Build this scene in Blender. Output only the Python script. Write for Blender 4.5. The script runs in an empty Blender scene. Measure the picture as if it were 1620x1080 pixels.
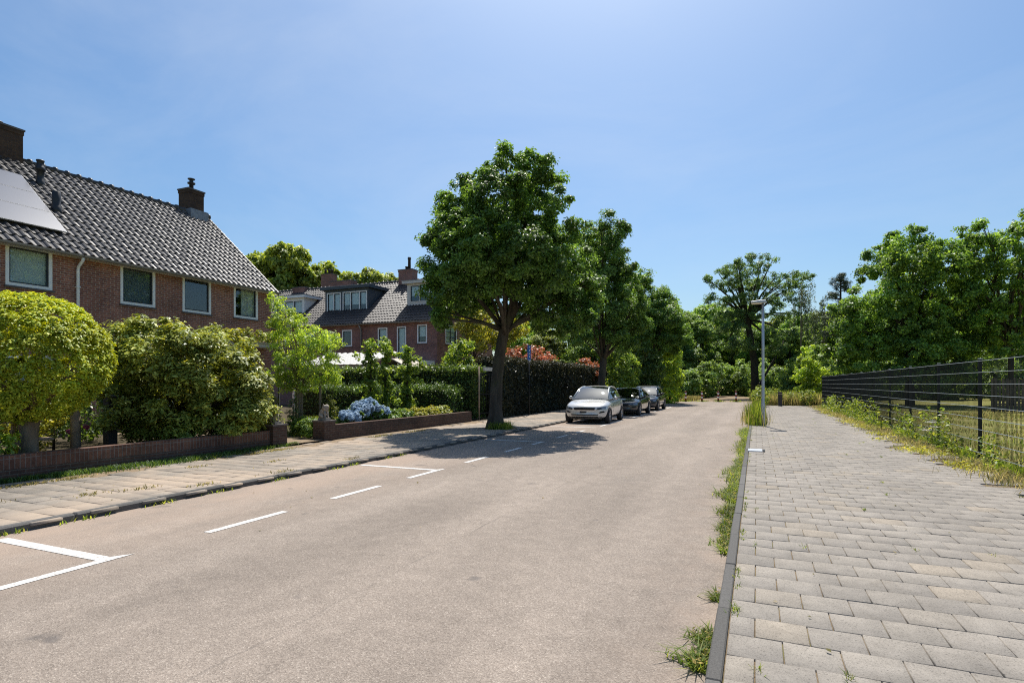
import bpy, bmesh, math, random
import numpy as np
from mathutils import Vector, Matrix

# ------------------------------------------------------------------ camera, world, sun, exposure
S = bpy.context.scene
COL = S.collection
PHI = math.radians(23.268)                       # the camera looks this far to the left of the road direction (+Y)
cd = bpy.data.cameras.new('camera'); cam = bpy.data.objects.new('camera', cd); COL.objects.link(cam)
cam.location = (0, 0, 1.56); cam.rotation_euler = (math.radians(90), 0, PHI)
cd.sensor_width = 36; cd.lens = 20.0; cd.shift_y = 0.0414; cd.clip_start = 0.05; cd.clip_end = 4000
S.camera = cam
SUN_EL = math.radians(62); SUN_AZ = math.atan2(-0.25, 1.0)      # direction towards the sun, measured from +Y towards +X
sdir = Vector((math.sin(SUN_AZ)*math.cos(SUN_EL), math.cos(SUN_AZ)*math.cos(SUN_EL), math.sin(SUN_EL)))
w = bpy.data.worlds.new('World'); S.world = w; w.use_nodes = True
nt = w.node_tree; nt.nodes.clear()
sky = nt.nodes.new('ShaderNodeTexSky'); sky.sky_type = 'NISHITA'; sky.sun_disc = False
sky.sun_elevation = SUN_EL; sky.sun_rotation = SUN_AZ
sky.air_density = 1.0; sky.dust_density = 2.0; sky.ozone_density = 4.0; sky.altitude = 0
hs = nt.nodes.new('ShaderNodeHueSaturation'); hs.inputs['Saturation'].default_value = 1.2
bg = nt.nodes.new('ShaderNodeBackground'); bg.inputs['Strength'].default_value = 0.107
wo = nt.nodes.new('ShaderNodeOutputWorld')
nt.links.new(sky.outputs[0], hs.inputs['Color'])
tint = nt.nodes.new('ShaderNodeMix'); tint.data_type = 'RGBA'; tint.blend_type = 'MULTIPLY'; tint.inputs[0].default_value = 1; tint.inputs[7].default_value = (.93, 1.02, 1.0, 1)
nt.links.new(hs.outputs[0], tint.inputs[6])
wc = nt.nodes.new('ShaderNodeTexCoord'); wm = nt.nodes.new('ShaderNodeMapping'); wm.inputs['Scale'].default_value = (1.0, 2.2, 3.2); wm.inputs['Rotation'].default_value = (.3, .5, .6)
wn = nt.nodes.new('ShaderNodeTexNoise'); wn.inputs['Scale'].default_value = 1.6; wn.inputs['Detail'].default_value = 7; wn.inputs['Roughness'].default_value = .58; wn.inputs['Distortion'].default_value = .5
wr_ = nt.nodes.new('ShaderNodeMapRange'); wr_.inputs[1].default_value = .44; wr_.inputs[2].default_value = .78; wr_.inputs[3].default_value = 0; wr_.inputs[4].default_value = .2
wx = nt.nodes.new('ShaderNodeMix'); wx.data_type = 'RGBA'; wx.inputs[7].default_value = (6.0, 6.4, 7.0, 1)
nt.links.new(wc.outputs['Generated'], wm.inputs[0]); nt.links.new(wm.outputs[0], wn.inputs['Vector']); nt.links.new(wn.outputs['Fac'], wr_.inputs[0]); nt.links.new(wr_.outputs[0], wx.inputs[0])
nt.links.new(tint.outputs[2], wx.inputs[6]); nt.links.new(wx.outputs[2], bg.inputs[0])
nt.links.new(bg.outputs[0], wo.inputs[0])
sl = bpy.data.lights.new('sun', 'SUN'); sl.energy = 4.9; sl.angle = math.radians(0.5); sl.color = (1.0, 0.95, 0.87)
so = bpy.data.objects.new('sun', sl); COL.objects.link(so)
so.rotation_euler = sdir.to_track_quat('Z', 'Y').to_euler(); so.location = (-20, 60, 90)
S.view_settings.view_transform = 'Standard'; S.view_settings.look = 'None'; S.view_settings.gamma = 1.0
S.view_settings.exposure = 0.35
S.render.engine = 'CYCLES'
S.cycles.max_bounces = 7; S.cycles.diffuse_bounces = 4; S.cycles.glossy_bounces = 3
S.cycles.transmission_bounces = 5; S.cycles.transparent_max_bounces = 10
S.cycles.use_denoising = False; S.cycles.filter_width = 1.1; S.cycles.sample_clamp_indirect = 6.0
rng = np.random.default_rng(7); random.seed(7)

# ------------------------------------------------------------------ materials
class NT:
    def __init__(s, name):
        s.m = bpy.data.materials.new(name); s.m.use_nodes = True; s.t = s.m.node_tree; s.t.nodes.clear()
        s.out = s.n('OutputMaterial')
    def n(s, k, **kw):
        nd = s.t.nodes.new('ShaderNode' + k)
        for a, v in kw.items(): setattr(nd, a, v)
        return nd
    def l(s, a, b): s.t.links.new(a, b)
    def set(s, sock, v):
        if hasattr(v, 'is_output'): s.l(v, sock)
        elif isinstance(v, (tuple, list)): sock.default_value = tuple(v) + ((1,) if len(v) == 3 and len(sock.default_value) == 4 else ())
        else: sock.default_value = v
    def coord(s): return s.n('TexCoord').outputs['Object']
    def noise(s, vec, scale, detail=3, rough=.55, dist=0):
        q = s.n('TexNoise'); s.l(vec, q.inputs['Vector']); q.inputs['Scale'].default_value = scale
        q.inputs['Detail'].default_value = detail; q.inputs['Roughness'].default_value = rough; q.inputs['Distortion'].default_value = dist
        return q.outputs['Fac']
    def ramp(s, fac, stops, interp='LINEAR'):
        r = s.n('ValToRGB'); r.color_ramp.interpolation = interp; e = r.color_ramp.elements
        while len(e) < len(stops): e.new(.5)
        for q, (p, c) in zip(e, stops):
            q.position = p; q.color = (c, c, c, 1) if not isinstance(c, (tuple, list)) else tuple(c) + (1,)
        s.l(fac, r.inputs[0]); return r.outputs[0]
    def mix(s, f, a, b, mode='MIX'):
        x = s.n('Mix', data_type='RGBA', blend_type=mode)
        s.set(x.inputs[0], f); s.set(x.inputs[6], a); s.set(x.inputs[7], b); return x.outputs[2]
    def math(s, op, a, b=0.0, clamp=False):
        x = s.n('Math', operation=op, use_clamp=clamp); s.set(x.inputs[0], a); s.set(x.inputs[1], b); return x.outputs[0]
    def mapping(s, vec, scale=(1,1,1), loc=(0,0,0), rot=(0,0,0)):
        x = s.n('Mapping'); s.l(vec, x.inputs[0]); x.inputs['Scale'].default_value = scale
        x.inputs['Location'].default_value = loc; x.inputs['Rotation'].default_value = rot; return x.outputs[0]
    def bump(s, h, strength=.3, dist=.01):
        b = s.n('Bump'); s.l(h, b.inputs['Height']); b.inputs['Strength'].default_value = strength; b.inputs['Distance'].default_value = dist
        return b.outputs[0]
    def pbr(s, col, rough=.6, metal=0, spec=.5, normal=None, coat=0):
        p = s.n('BsdfPrincipled'); s.set(p.inputs['Base Color'], col); s.set(p.inputs['Roughness'], rough)
        p.inputs['Metallic'].default_value = metal; p.inputs['Specular IOR Level'].default_value = spec; p.inputs['Coat Weight'].default_value = coat
        if normal is not None: s.l(normal, p.inputs['Normal'])
        s.l(p.outputs[0], s.out.inputs[0]); return p

def simple(name, col, rough=.5, metal=0, var=.12, scale=6, spec=.5, bump=0, coat=0):
    t = NT(name); c = t.coord(); nz = t.noise(c, scale, 4)
    k = t.ramp(nz, [(.25, 1-var), (.75, 1+var)])
    t.pbr(t.mix(1.0, col, k, 'MULTIPLY'), rough, metal, spec, t.bump(t.noise(c, scale*8, 3), bump, .01) if bump else None, coat)
    return t.m

GAIN = {}
def leaf_mat(name, c0, c1, c2, trans=None, tf=.42, rough=.45, spec=.3, big=.8, gain=1.0):
    t = NT(name); r = t.n('NewGeometry').outputs['Random Per Island']
    c0, c1, c2 = [(min(.8, c[0]*gain), min(.8, c[1]*gain*.97), min(.8, c[2]*gain + .006*gain)) for c in (c0, c1, c2)]
    c0 = tuple(q*.8 for q in c0); c2 = tuple(min(.8, q*1.15) for q in c2); col = t.ramp(r, [(0, c0), (.55, c1), (1, c2)])
    k = t.ramp(t.noise(t.coord(), big, 2), [(.3, .62), (.7, 1.38)])
    col = t.mix(1.0, col, k, 'MULTIPLY')
    trans = trans or (1.9, 1.75, .6)
    tc = t.mix(1.0, col, trans, 'MULTIPLY')
    p = t.n('BsdfPrincipled'); t.l(col, p.inputs['Base Color']); p.inputs['Roughness'].default_value = rough; p.inputs['Specular IOR Level'].default_value = spec
    tr = t.n('BsdfTranslucent'); t.l(tc, tr.inputs[0])
    mx = t.n('MixShader'); mx.inputs[0].default_value = tf; t.l(p.outputs[0], mx.inputs[1]); t.l(tr.outputs[0], mx.inputs[2]); t.l(mx.outputs[0], t.out.inputs[0])
    return t.m

def brick_mat(name, ca, cb, mortar, bw=.22, bh=.065, soldier=False, stain=.35):
    t = NT(name); tc = t.n('TexCoord'); so_ = t.n('SeparateXYZ'); t.l(tc.outputs['Object'], so_.inputs[0])
    sn = t.n('SeparateXYZ'); t.l(tc.outputs['Normal'], sn.inputs[0])
    side = t.math('GREATER_THAN', t.math('ABSOLUTE', sn.outputs[0]), .6)
    mx = t.n('Mix', data_type='FLOAT'); t.l(side, mx.inputs[0]); t.l(so_.outputs[0], mx.inputs[2]); t.l(so_.outputs[1], mx.inputs[3])
    cv = t.n('CombineXYZ')
    t.l(mx.outputs[0], cv.inputs[0]); t.l(so_.outputs[2], cv.inputs[1])
    b = t.n('TexBrick'); t.l(cv.outputs[0], b.inputs['Vector']); b.inputs['Scale'].default_value = 1
    b.inputs['Brick Width'].default_value = bw; b.inputs['Row Height'].default_value = bh; b.inputs['Mortar Size'].default_value = .008
    b.inputs['Mortar Smooth'].default_value = .3
    if soldier: b.offset = 0
    b.inputs['Color1'].default_value = ca + (1,); b.inputs['Color2'].default_value = cb + (1,); b.inputs['Mortar'].default_value = mortar + (1,)
    k = t.ramp(t.noise(tc.outputs['Object'], 1.1, 5, .65), [(.3, 1-stain), (.7, 1+stain*.6)])
    k2 = t.ramp(t.noise(tc.outputs['Object'], 14, 4, .7), [(.3, .72), (.7, 1.25)])
    col = t.mix(1.0, t.mix(1.0, b.outputs[0], k, 'MULTIPLY'), k2, 'MULTIPLY')
    t.pbr(col, .85, 0, .3, t.bump(t.math('SUBTRACT', 1.0, b.outputs['Fac']), .6, .006))
    return t.m

M = {}
M['brick'] = brick_mat('red_brick', (.36, .145, .095), (.22, .09, .065), (.46, .36, .30))
M['brick_far'] = brick_mat('brown_brick', (.31, .145, .115), (.22, .105, .088), (.28, .21, .18))
M['brick_wall'] = brick_mat('garden_brick', (.17, .085, .055), (.115, .058, .042), (.17, .14, .12), bw=.07, bh=.21, soldier=True, stain=.5)
M['brick_wall2'] = brick_mat('garden_brick_dark', (.105, .058, .042), (.07, .042, .033), (.11, .095, .08), bw=.21, bh=.06, stain=.4)
M['brick_chimney'] = brick_mat('sooty_chimney_brick', (.10, .055, .03), (.06, .035, .026), (.07, .055, .045), stain=.5)
M['tile'] = simple('glazed_roof_tile', (.047, .043, .042), .47, var=.35, scale=3.5, spec=.6)
M['tile_far'] = simple('weathered_roof_tile', (.055, .045, .041), .5, var=.35, scale=3, spec=.5)
M['white'] = simple('white_painted_wood', (.84, .84, .82), .45, var=.05)
M['cream'] = simple('aged_white_paint', (.56, .54, .50), .55, var=.1)
M['grey_zinc'] = simple('zinc_gutter', (.24, .23, .22), .5, .2, var=.15)
M['dark_frame'] = simple('dark_window_sash', (.02, .024, .028), .4)
M['slate_panel'] = simple('blue_grey_cladding', (.05, .065, .08), .55, var=.1)
M['lead'] = simple('lead_flashing', (.22, .23, .25), .55, .3, var=.3)
M['black_pipe'] = simple('black_plastic', (.018, .018, .02), .5)
M['stone_sill'] = simple('dark_stone_sill', (.10, .085, .08), .7)
M['roof_felt'] = simple('roofing_felt', (.12, .12, .13), .8)
M['white_sheet'] = simple('white_corrugated_sheet', (.36, .35, .33), .5, var=.1, scale=2)
M['beige'] = simple('beige_canvas', (.55, .47, .38), .8, var=.08)
M['wood'] = simple('weathered_wood', (.30, .22, .16), .75, var=.35, scale=9, bump=.3)
M['wood_dark'] = simple('dark_tarred_wood', (.05, .04, .035), .8, var=.3, scale=9)
M['stone'] = simple('mossy_cast_stone', (.30, .26, .21), .85, var=.45, scale=14, bump=.5)
M['galv'] = simple('galvanised_steel', (.45, .47, .50), .42, .55, var=.12, scale=8)
M['anthracite'] = simple('anthracite_steel', (.008, .0105, .013), .55, 0, var=.1, spec=.25)
M['red_paint'] = simple('red_post_paint', (.22, .022, .018), .6)
M['blue_sign'] = simple('blue_sign_enamel', (.015, .11, .42), .35, var=.04)
M['white_mark'] = simple('white_sign_enamel', (.75, .75, .75), .4, var=.03)
M['solar_glass'] = simple('solar_cell_glass', (.03, .042, .08), .2, 0, var=.05, spec=.5)
M['alu'] = simple('aluminium_frame', (.34, .35, .37), .45, .4)
M['curtain'] = simple('net_curtain', (.62, .64, .62), .9, var=.1, scale=12)
M['blind'] = simple('pale_window_blind', (.62, .70, .70), .9, var=.1, scale=30)
M['screen'] = simple('grey_window_screen', (.15, .19, .195), .9, var=.15, scale=40)
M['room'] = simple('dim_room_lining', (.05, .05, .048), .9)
M['tyre'] = simple('tyre_rubber', (.02, .02, .021), .8)
M['rim'] = simple('alloy_rim', (.42, .42, .44), .35, .8)
M['lens_cover'] = simple('headlamp_lens', (.22, .24, .26), .12, .3, var=.4, scale=30, spec=.8)
M['black_trim'] = simple('black_car_trim', (.012, .012, .013), .35)
M['seat_fabric'] = simple('grey_seat_fabric', (.06, .06, .065), .9)
M['paint_silver'] = simple('silver_white_car_paint', (.56, .56, .55), .28, .25, var=.03, coat=.8)
M['paint_grey'] = simple('dark_grey_car_paint', (.035, .038, .042), .22, .4, var=.04, coat=1.0)
M['paint_navy'] = simple('navy_car_paint', (.014, .02, .035), .2, .3, var=.04, coat=1.0)
M['lamp_lens'] = simple('frosted_lamp_lens', (.62, .56, .42), .4)
M['bluepetal'] = leaf_mat('hydrangea_petal', (.40, .58, .72), (.50, .66, .77), (.62, .73, .80), trans=(1.2, 1.2, 1.3), tf=.3, rough=.7)
M['pinkpetal'] = leaf_mat('rose_petal', (.45, .10, .25), (.55, .18, .35), (.6, .25, .4), trans=(1.3, 1, 1.1), tf=.3)
M['whitepetal'] = leaf_mat('white_umbel', (.5, .5, .44), (.6, .6, .55), (.68, .68, .62), trans=(1, 1, 1), tf=.3)

def glass_mat(name, tint, refl=1.0, base=.06):
    t = NT(name); lw = t.n('LayerWeight'); lw.inputs['Blend'].default_value = .5
    tr = t.n('BsdfTransparent'); tr.inputs[0].default_value = tint + (1,)
    gl = t.n('BsdfGlossy'); gl.inputs['Roughness'].default_value = .02; gl.inputs[0].default_value = (refl, refl, refl, 1)
    f = t.math('ADD', t.math('MULTIPLY', t.math('POWER', lw.outputs['Facing'], 4.0), .75), base, True)
    mx = t.n('MixShader'); t.l(f, mx.inputs[0]); t.l(tr.outputs[0], mx.inputs[1]); t.l(gl.outputs[0], mx.inputs[2]); t.l(mx.outputs[0], t.out.inputs[0])
    return t.m
M['glass'] = glass_mat('window_glass', (.90, .93, .92))
M['car_glass'] = glass_mat('car_glass', (.16, .19, .20), base=.16)

def bark_mat(name, a, b, sc=7):
    t = NT(name); c = t.mapping(t.coord(), (1, 1, .22)); nz = t.noise(c, sc, 6, .65, .4)
    moss = t.ramp(t.noise(t.coord(), 1.6, 3), [(.5, 0.0), (.72, .6)])
    col = t.mix(moss, t.ramp(nz, [(.3, a), (.7, b)]), (.06, .075, .035))
    t.pbr(col, .9, 0, .2, t.bump(nz, .9, .03)); return t.m
M['bark'] = bark_mat('grey_brown_bark', (.035, .028, .022), (.11, .09, .07))
M['bark_pale'] = bark_mat('pale_bark', (.13, .098, .068), (.29, .225, .16), 12)
M['bark_dark'] = bark_mat('dark_bark', (.02, .017, .014), (.06, .05, .04))
M['core'] = simple('inner_twigs', (.022, .026, .012), .95, var=.4, scale=7)
M['lf_street'] = leaf_mat('street_tree_leaf', (.028, .058, .012), (.045, .085, .016), (.075, .125, .024), tf=.38, gain=2.5)
M['lf_street2'] = leaf_mat('street_tree_leaf_b', (.03, .06, .013), (.05, .095, .02), (.085, .14, .03), tf=.4, gain=2.6)
M['lf_topiary'] = leaf_mat('topiary_leaf', (.075, .12, .008), (.125, .155, .010), (.18, .19, .014), trans=(1.9, 1.6, .3), tf=.27, spec=.25, gain=3.3)
M['lf_rhodo'] = leaf_mat('rhododendron_leaf', (.062, .09, .014), (.105, .132, .02), (.19, .20, .035), trans=(1.7, 1.5, .5), tf=.25, rough=.42, spec=.35, gain=2.6)
M['lf_light'] = leaf_mat('light_feathery_leaf', (.08, .135, .018), (.12, .18, .025), (.19, .24, .05), trans=(1.9, 1.7, .5), tf=.48, gain=2.4)
M['lf_horn'] = leaf_mat('hornbeam_leaf', (.045, .085, .012), (.085, .135, .02), (.15, .19, .035), tf=.42, gain=2.3)
M['lf_hedge'] = leaf_mat('hedge_leaf', (.03, .062, .012), (.055, .095, .018), (.10, .14, .03), tf=.36, rough=.35, gain=1.7)
M['lf_beech'] = leaf_mat('dark_beech_leaf', (.018, .028, .012), (.032, .042, .016), (.06, .062, .026), trans=(1.6, 1.3, .8), tf=.3, rough=.5, spec=.25)
M['lf_yew'] = leaf_mat('yew_leaf', (.03, .065, .014), (.05, .095, .018), (.09, .14, .028), tf=.3, gain=1.5)
M['lf_red'] = leaf_mat('red_tip_leaf', (.20, .05, .034), (.29, .105, .07), (.15, .12, .045), trans=(1.9, 1.5, 1.0), tf=.42, rough=.35, gain=1.25)
M['lf_yellow'] = leaf_mat('yellow_green_leaf', (.12, .15, .02), (.19, .20, .03), (.26, .25, .05), tf=.42, gain=1.5)
M['lf_thuja'] = leaf_mat('thuja_leaf', (.06, .095, .012), (.10, .13, .018), (.16, .17, .028), tf=.35, gain=1.5)
M['lf_box'] = leaf_mat('box_leaf', (.045, .095, .014), (.075, .135, .02), (.12, .18, .03), tf=.35, gain=1.6)
M['lf_wood'] = leaf_mat('wood_leaf', (.04, .075, .02), (.065, .105, .03), (.10, .14, .045), tf=.42, big=.35, gain=2.8)
M['lf_wood2'] = leaf_mat('wood_leaf_b', (.05, .095, .018), (.085, .14, .025), (.13, .19, .04), tf=.45, big=.35, gain=2.7)
M['lf_wood3'] = leaf_mat('wood_leaf_c', (.05, .07, .022), (.08, .10, .032), (.11, .13, .04), tf=.42, big=.35, gain=2.5)
M['lf_lone'] = leaf_mat('alder_leaf', (.03, .058, .018), (.045, .08, .024), (.07, .11, .035), tf=.36, gain=2.7)
M['lf_field'] = leaf_mat('field_tree_leaf', (.035, .075, .014), (.06, .11, .02), (.12, .18, .03), tf=.42, big=.5, gain=2.4)
M['lf_garden'] = leaf_mat('garden_tree_leaf', (.05, .075, .014), (.085, .115, .02), (.14, .16, .032), tf=.42, big=.4, gain=2.9)
M['lf_pine'] = leaf_mat('pine_needle', (.03, .05, .03), (.045, .07, .04), (.06, .085, .05), tf=.2, gain=1.3)
M['lf_birch'] = leaf_mat('birch_leaf', (.07, .10, .06), (.09, .125, .075), (.11, .15, .09), tf=.35, gain=1.2)
M['grass'] = leaf_mat('green_blade', (.065, .115, .016), (.11, .165, .026), (.20, .215, .055), tf=.5, rough=.6, spec=.25, big=1.2, gain=1.35)
M['grass_dry'] = leaf_mat('dry_blade', (.12, .13, .035), (.22, .20, .075), (.33, .27, .13), trans=(1.4, 1.35, .9), tf=.5, rough=.7, spec=.2, big=1.2, gain=1.2)
M['weed'] = leaf_mat('weed_leaf', (.06, .11, .016), (.11, .165, .025), (.20, .22, .05), tf=.42, big=1.5, gain=1.5)

def sand_mask(t, c, lo, hi, scale=.55):
    return t.ramp(t.noise(c, scale, 6, .62, .3), [(lo, 0.0), (hi, 1.0)])

def ground_mats():
    # asphalt with exposed pale aggregate, tracks, dust along the left kerb
    t = NT('worn_asphalt'); c = t.coord()
    v = t.n('TexVoronoi'); t.l(c, v.inputs['Vector']); v.inputs['Scale'].default_value = 125
    vr = t.n('SeparateColor'); t.l(v.outputs['Color'], vr.inputs[0])
    stone = t.ramp(vr.outputs[0], [(0, (.205, .168, .138)), (.35, (.27, .224, .185)), (.7, (.31, .258, .214)), (.93, (.35, .294, .243)), (1, (.44, .38, .32))])
    fine = t.ramp(t.noise(c, 210, 3, .7), [(.34, .74), (.6, 1.08)])
    col = t.mix(1.0, stone, fine, 'MULTIPLY')
    big = t.ramp(t.noise(t.mapping(c, (1, .28, 1)), .7, 6, .6, .3), [(.3, .80), (.7, 1.14)])
    mid = t.ramp(t.noise(c, 5, 5, .65), [(.32, .88), (.68, 1.08)])
    col = t.mix(1.0, t.mix(1.0, col, big, 'MULTIPLY'), mid, 'MULTIPLY')
    sx = t.n('SeparateXYZ'); t.l(c, sx.inputs[0])
    lane = t.math('SINE', t.math('MULTIPLY', sx.outputs[0], 3.9)); col = t.mix(1.0, col, t.ramp(lane, [(0, .95), (1, 1.04)]), 'MULTIPLY')
    wob = t.math('MULTIPLY', t.math('SUBTRACT', t.noise(t.mapping(c, (.2, 1, 1)), 1.2, 5, .7), .5), .16)
    seam = t.math('ABSOLUTE', t.math('ADD', t.math('ADD', sx.outputs[0], 2.75), wob)); seam = t.math('MULTIPLY', t.math('LESS_THAN', seam, .011), t.ramp(t.noise(c, 1.5, 4, .7), [(.42, 0.0), (.6, .3)]))
    col = t.mix(seam, col, (.10, .088, .078))
    blot = t.ramp(t.noise(t.mapping(c, (1, .6, 1), (3.7, 8.1, 0)), .42, 3, .5, .8), [(.62, 0.0), (.66, .22)]); col = t.mix(blot, col, (.20, .175, .15))
    edge = t.n('MapRange'); t.l(sx.outputs[0], edge.inputs[0]); edge.inputs[1].default_value = -4.6; edge.inputs[2].default_value = -7.0
    dust = t.math('MULTIPLY', edge.outputs[0], t.ramp(t.noise(t.mapping(c, (1, .5, 1)), 1.3, 6, .65), [(.30, .1), (.62, 1.0)]), True)
    edge2 = t.n('MapRange'); t.l(sx.outputs[0], edge2.inputs[0]); edge2.inputs[1].default_value = -1.0; edge2.inputs[2].default_value = -.2
    dust2 = t.math('MULTIPLY', edge2.outputs[0], t.ramp(t.noise(c, 1.7, 6, .65), [(.40, 0.0), (.7, .6)]), True)
    col = t.mix(t.math('MULTIPLY', t.math('MAXIMUM', dust, dust2), .85), col, (.37, .28, .215))
    spots = t.ramp(t.noise(c, 2.1, 2, .5, .2), [(.70, 0.0), (.76, .6)])
    col = t.mix(spots, col, (.10, .09, .085))
    cr = t.n('TexVoronoi', feature='DISTANCE_TO_EDGE'); wv = t.n('VectorMath', operation='ADD')
    nzv = t.n('TexNoise'); t.l(c, nzv.inputs[0]); nzv.inputs['Scale'].default_value = 2.2; nzv.inputs['Detail'].default_value = 5
    t.l(c, wv.inputs[0]); t.l(nzv.outputs['Color'], wv.inputs[1]); t.l(wv.outputs[0], cr.inputs['Vector']); cr.inputs['Scale'].default_value = .23
    crack = t.math('MULTIPLY', t.ramp(cr.outputs['Distance'], [(0, 1.0), (.0022, 0.0)]), t.ramp(t.noise(c, .6, 2), [(.5, 0.0), (.6, .22)]))
    col = t.mix(crack, col, (.07, .06, .055))
    t.pbr(col, .88, 0, .25, t.bump(t.math('ADD', v.outputs['Distance'], t.math('MULTIPLY', t.noise(c, 210, 3, .7), .6)), .55, .008)); M['asphalt'] = t.m
    # concrete slabs, each its own tone, sand blown over them
    def slab(name, stops, sand, lo, hi):
        t = NT(name); c = t.coord(); r = t.n('NewGeometry').outputs['Random Per Island']
        col = t.ramp(r, stops)
        g = t.ramp(t.noise(c, 130, 4, .75), [(.3, .55), (.47, .97), (.58, 1.03), (.75, 1.25)]); g2 = t.ramp(t.noise(c, 9, 5, .6), [(.3, .86), (.7, 1.1)])
        g3 = t.ramp(t.noise(c, .8, 4, .6), [(.3, .80), (.7, 1.12)])
        col = t.mix(1.0, t.mix(1.0, t.mix(1.0, col, g, 'MULTIPLY'), g2, 'MULTIPLY'), g3, 'MULTIPLY')
        col = t.mix(1.0, col, t.ramp(t.noise(c, 72, 2, .85), [(.30, .5), (.43, 1.0)]), 'MULTIPLY')
        col = t.mix(t.ramp(t.noise(c, 4.5, 6, .7, .4), [(.56, 0.0), (.72, .45)]), col, (.17, .145, .115))
        col = t.mix(sand_mask(t, c, lo, hi), col, sand)
        t.pbr(col, .88, 0, .25, t.bump(t.noise(c, 130, 4, .75), .35, .004)); return t.m
    M['slab_r'] = slab('grey_concrete_slab', [(0, (.262, .236, .204)), (.45, (.278, .25, .216)), (.88, (.29, .26, .222)), (.96, (.305, .265, .215)), (1, (.315, .27, .215))], (.285, .24, .185), .60, .86)
    M['slab_l'] = slab('sandy_concrete_slab', [(0, (.225, .20, .17)), (.5, (.27, .238, .20)), (1, (.31, .27, .225))], (.37, .295, .225), .44, .62)
    t = NT('sand_bedding'); c = t.coord()
    t.pbr(t.ramp(t.noise(c, 40, 5, .7), [(.3, (.16, .12, .08)), (.7, (.33, .25, .17))]), .95, 0, .1, t.bump(t.noise(c, 60, 3), .5, .01)); M['sand'] = t.m
    t = NT('joint_soil'); c = t.coord(); g = t.ramp(t.noise(c, 2.2, 5, .7), [(.52, 0.0), (.66, .8)])
    t.pbr(t.mix(g, t.ramp(t.noise(c, 50, 4, .7), [(.3, (.12, .09, .06)), (.7, (.22, .17, .11))]), (.10, .12, .03)), .95, 0, .1); M['joint'] = t.m
    t = NT('meadow_ground'); c = t.coord()
    a = t.ramp(t.noise(c, 1.1, 6, .65), [(.3, (.17, .20, .045)), (.5, (.30, .29, .085)), (.7, (.44, .36, .17))])
    a = t.mix(1.0, a, t.ramp(t.noise(c, 30, 4, .7), [(.3, .62), (.7, 1.3)]), 'MULTIPLY')
    t.pbr(a, .95, 0, .1, t.bump(t.noise(c, 25, 4, .7), .9, .05)); M['meadow'] = t.m
    t = NT('garden_soil'); c = t.coord()
    a = t.ramp(t.noise(c, 2.5, 6, .65), [(.3, (.05, .042, .028)), (.6, (.10, .08, .05)), (.75, (.085, .10, .03))])
    t.pbr(a, .95, 0, .1, t.bump(t.noise(c, 30, 4, .7), .9, .03)); M['soil'] = t.m
    t = NT('kerb_concrete'); c = t.coord(); r = t.n('NewGeometry').outputs['Random Per Island']
    a = t.mix(1.0, t.ramp(r, [(0, (.08, .076, .07)), (1, (.13, .124, .116))]), t.ramp(t.noise(c, 90, 4, .75), [(.3, .65), (.7, 1.3)]), 'MULTIPLY')
    t.pbr(a, .85, 0, .3, t.bump(t.noise(c, 90, 3), .3, .004)); M['kerb'] = t.m
    t = NT('road_paint'); c = t.coord(); wear = t.ramp(t.noise(c, 38, 5, .75), [(.50, 0.0), (.60, .8)])
    t.pbr(t.mix(wear, t.mix(t.ramp(t.noise(c, 3.5, 5, .7), [(.35, 0.0), (.7, .55)]), (.66, .645, .62), (.50, .47, .43)), (.30, .26, .22)), .7, 0, .3, t.bump(t.noise(c, 150, 3), .3, .004)); M['paint'] = t.m
ground_mats()

# ------------------------------------------------------------------ mesh helpers
def tag(o, label=None, cat=None, group=None, kind=None):
    if label: o['label'] = label
    if cat: o['category'] = cat
    if group: o['group'] = group
    if kind: o['kind'] = kind
    return o
def empty(name, loc=(0,0,0), rz=0, label=None, cat=None, group=None):
    o = bpy.data.objects.new(name, None); COL.objects.link(o); o.empty_display_size = .2
    o.location = loc; o.rotation_euler = (0, 0, rz); return tag(o, label, cat, group)
def np_mesh(name, V, F, mats, parent=None, fm=None, smooth=False):
    V = np.asarray(V, np.float32); F = np.asarray(F, np.int32); k = F.shape[1]
    me = bpy.data.meshes.new(name); me.vertices.add(len(V)); me.vertices.foreach_set('co', V.ravel())
    me.loops.add(F.size); me.loops.foreach_set('vertex_index', F.ravel())
    me.polygons.add(len(F)); me.polygons.foreach_set('loop_start', np.arange(0, F.size, k, dtype=np.int32))
    if fm is not None: me.polygons.foreach_set('material_index', np.asarray(fm, np.int32))
    if smooth: me.polygons.foreach_set('use_smooth', np.ones(len(F), bool))
    for m in (mats if isinstance(mats, (list, tuple)) else [mats]): me.materials.append(m)
    me.update(calc_edges=True); me.validate()
    o = bpy.data.objects.new(name, me); COL.objects.link(o)
    if parent: o.parent = parent
    return o
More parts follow.
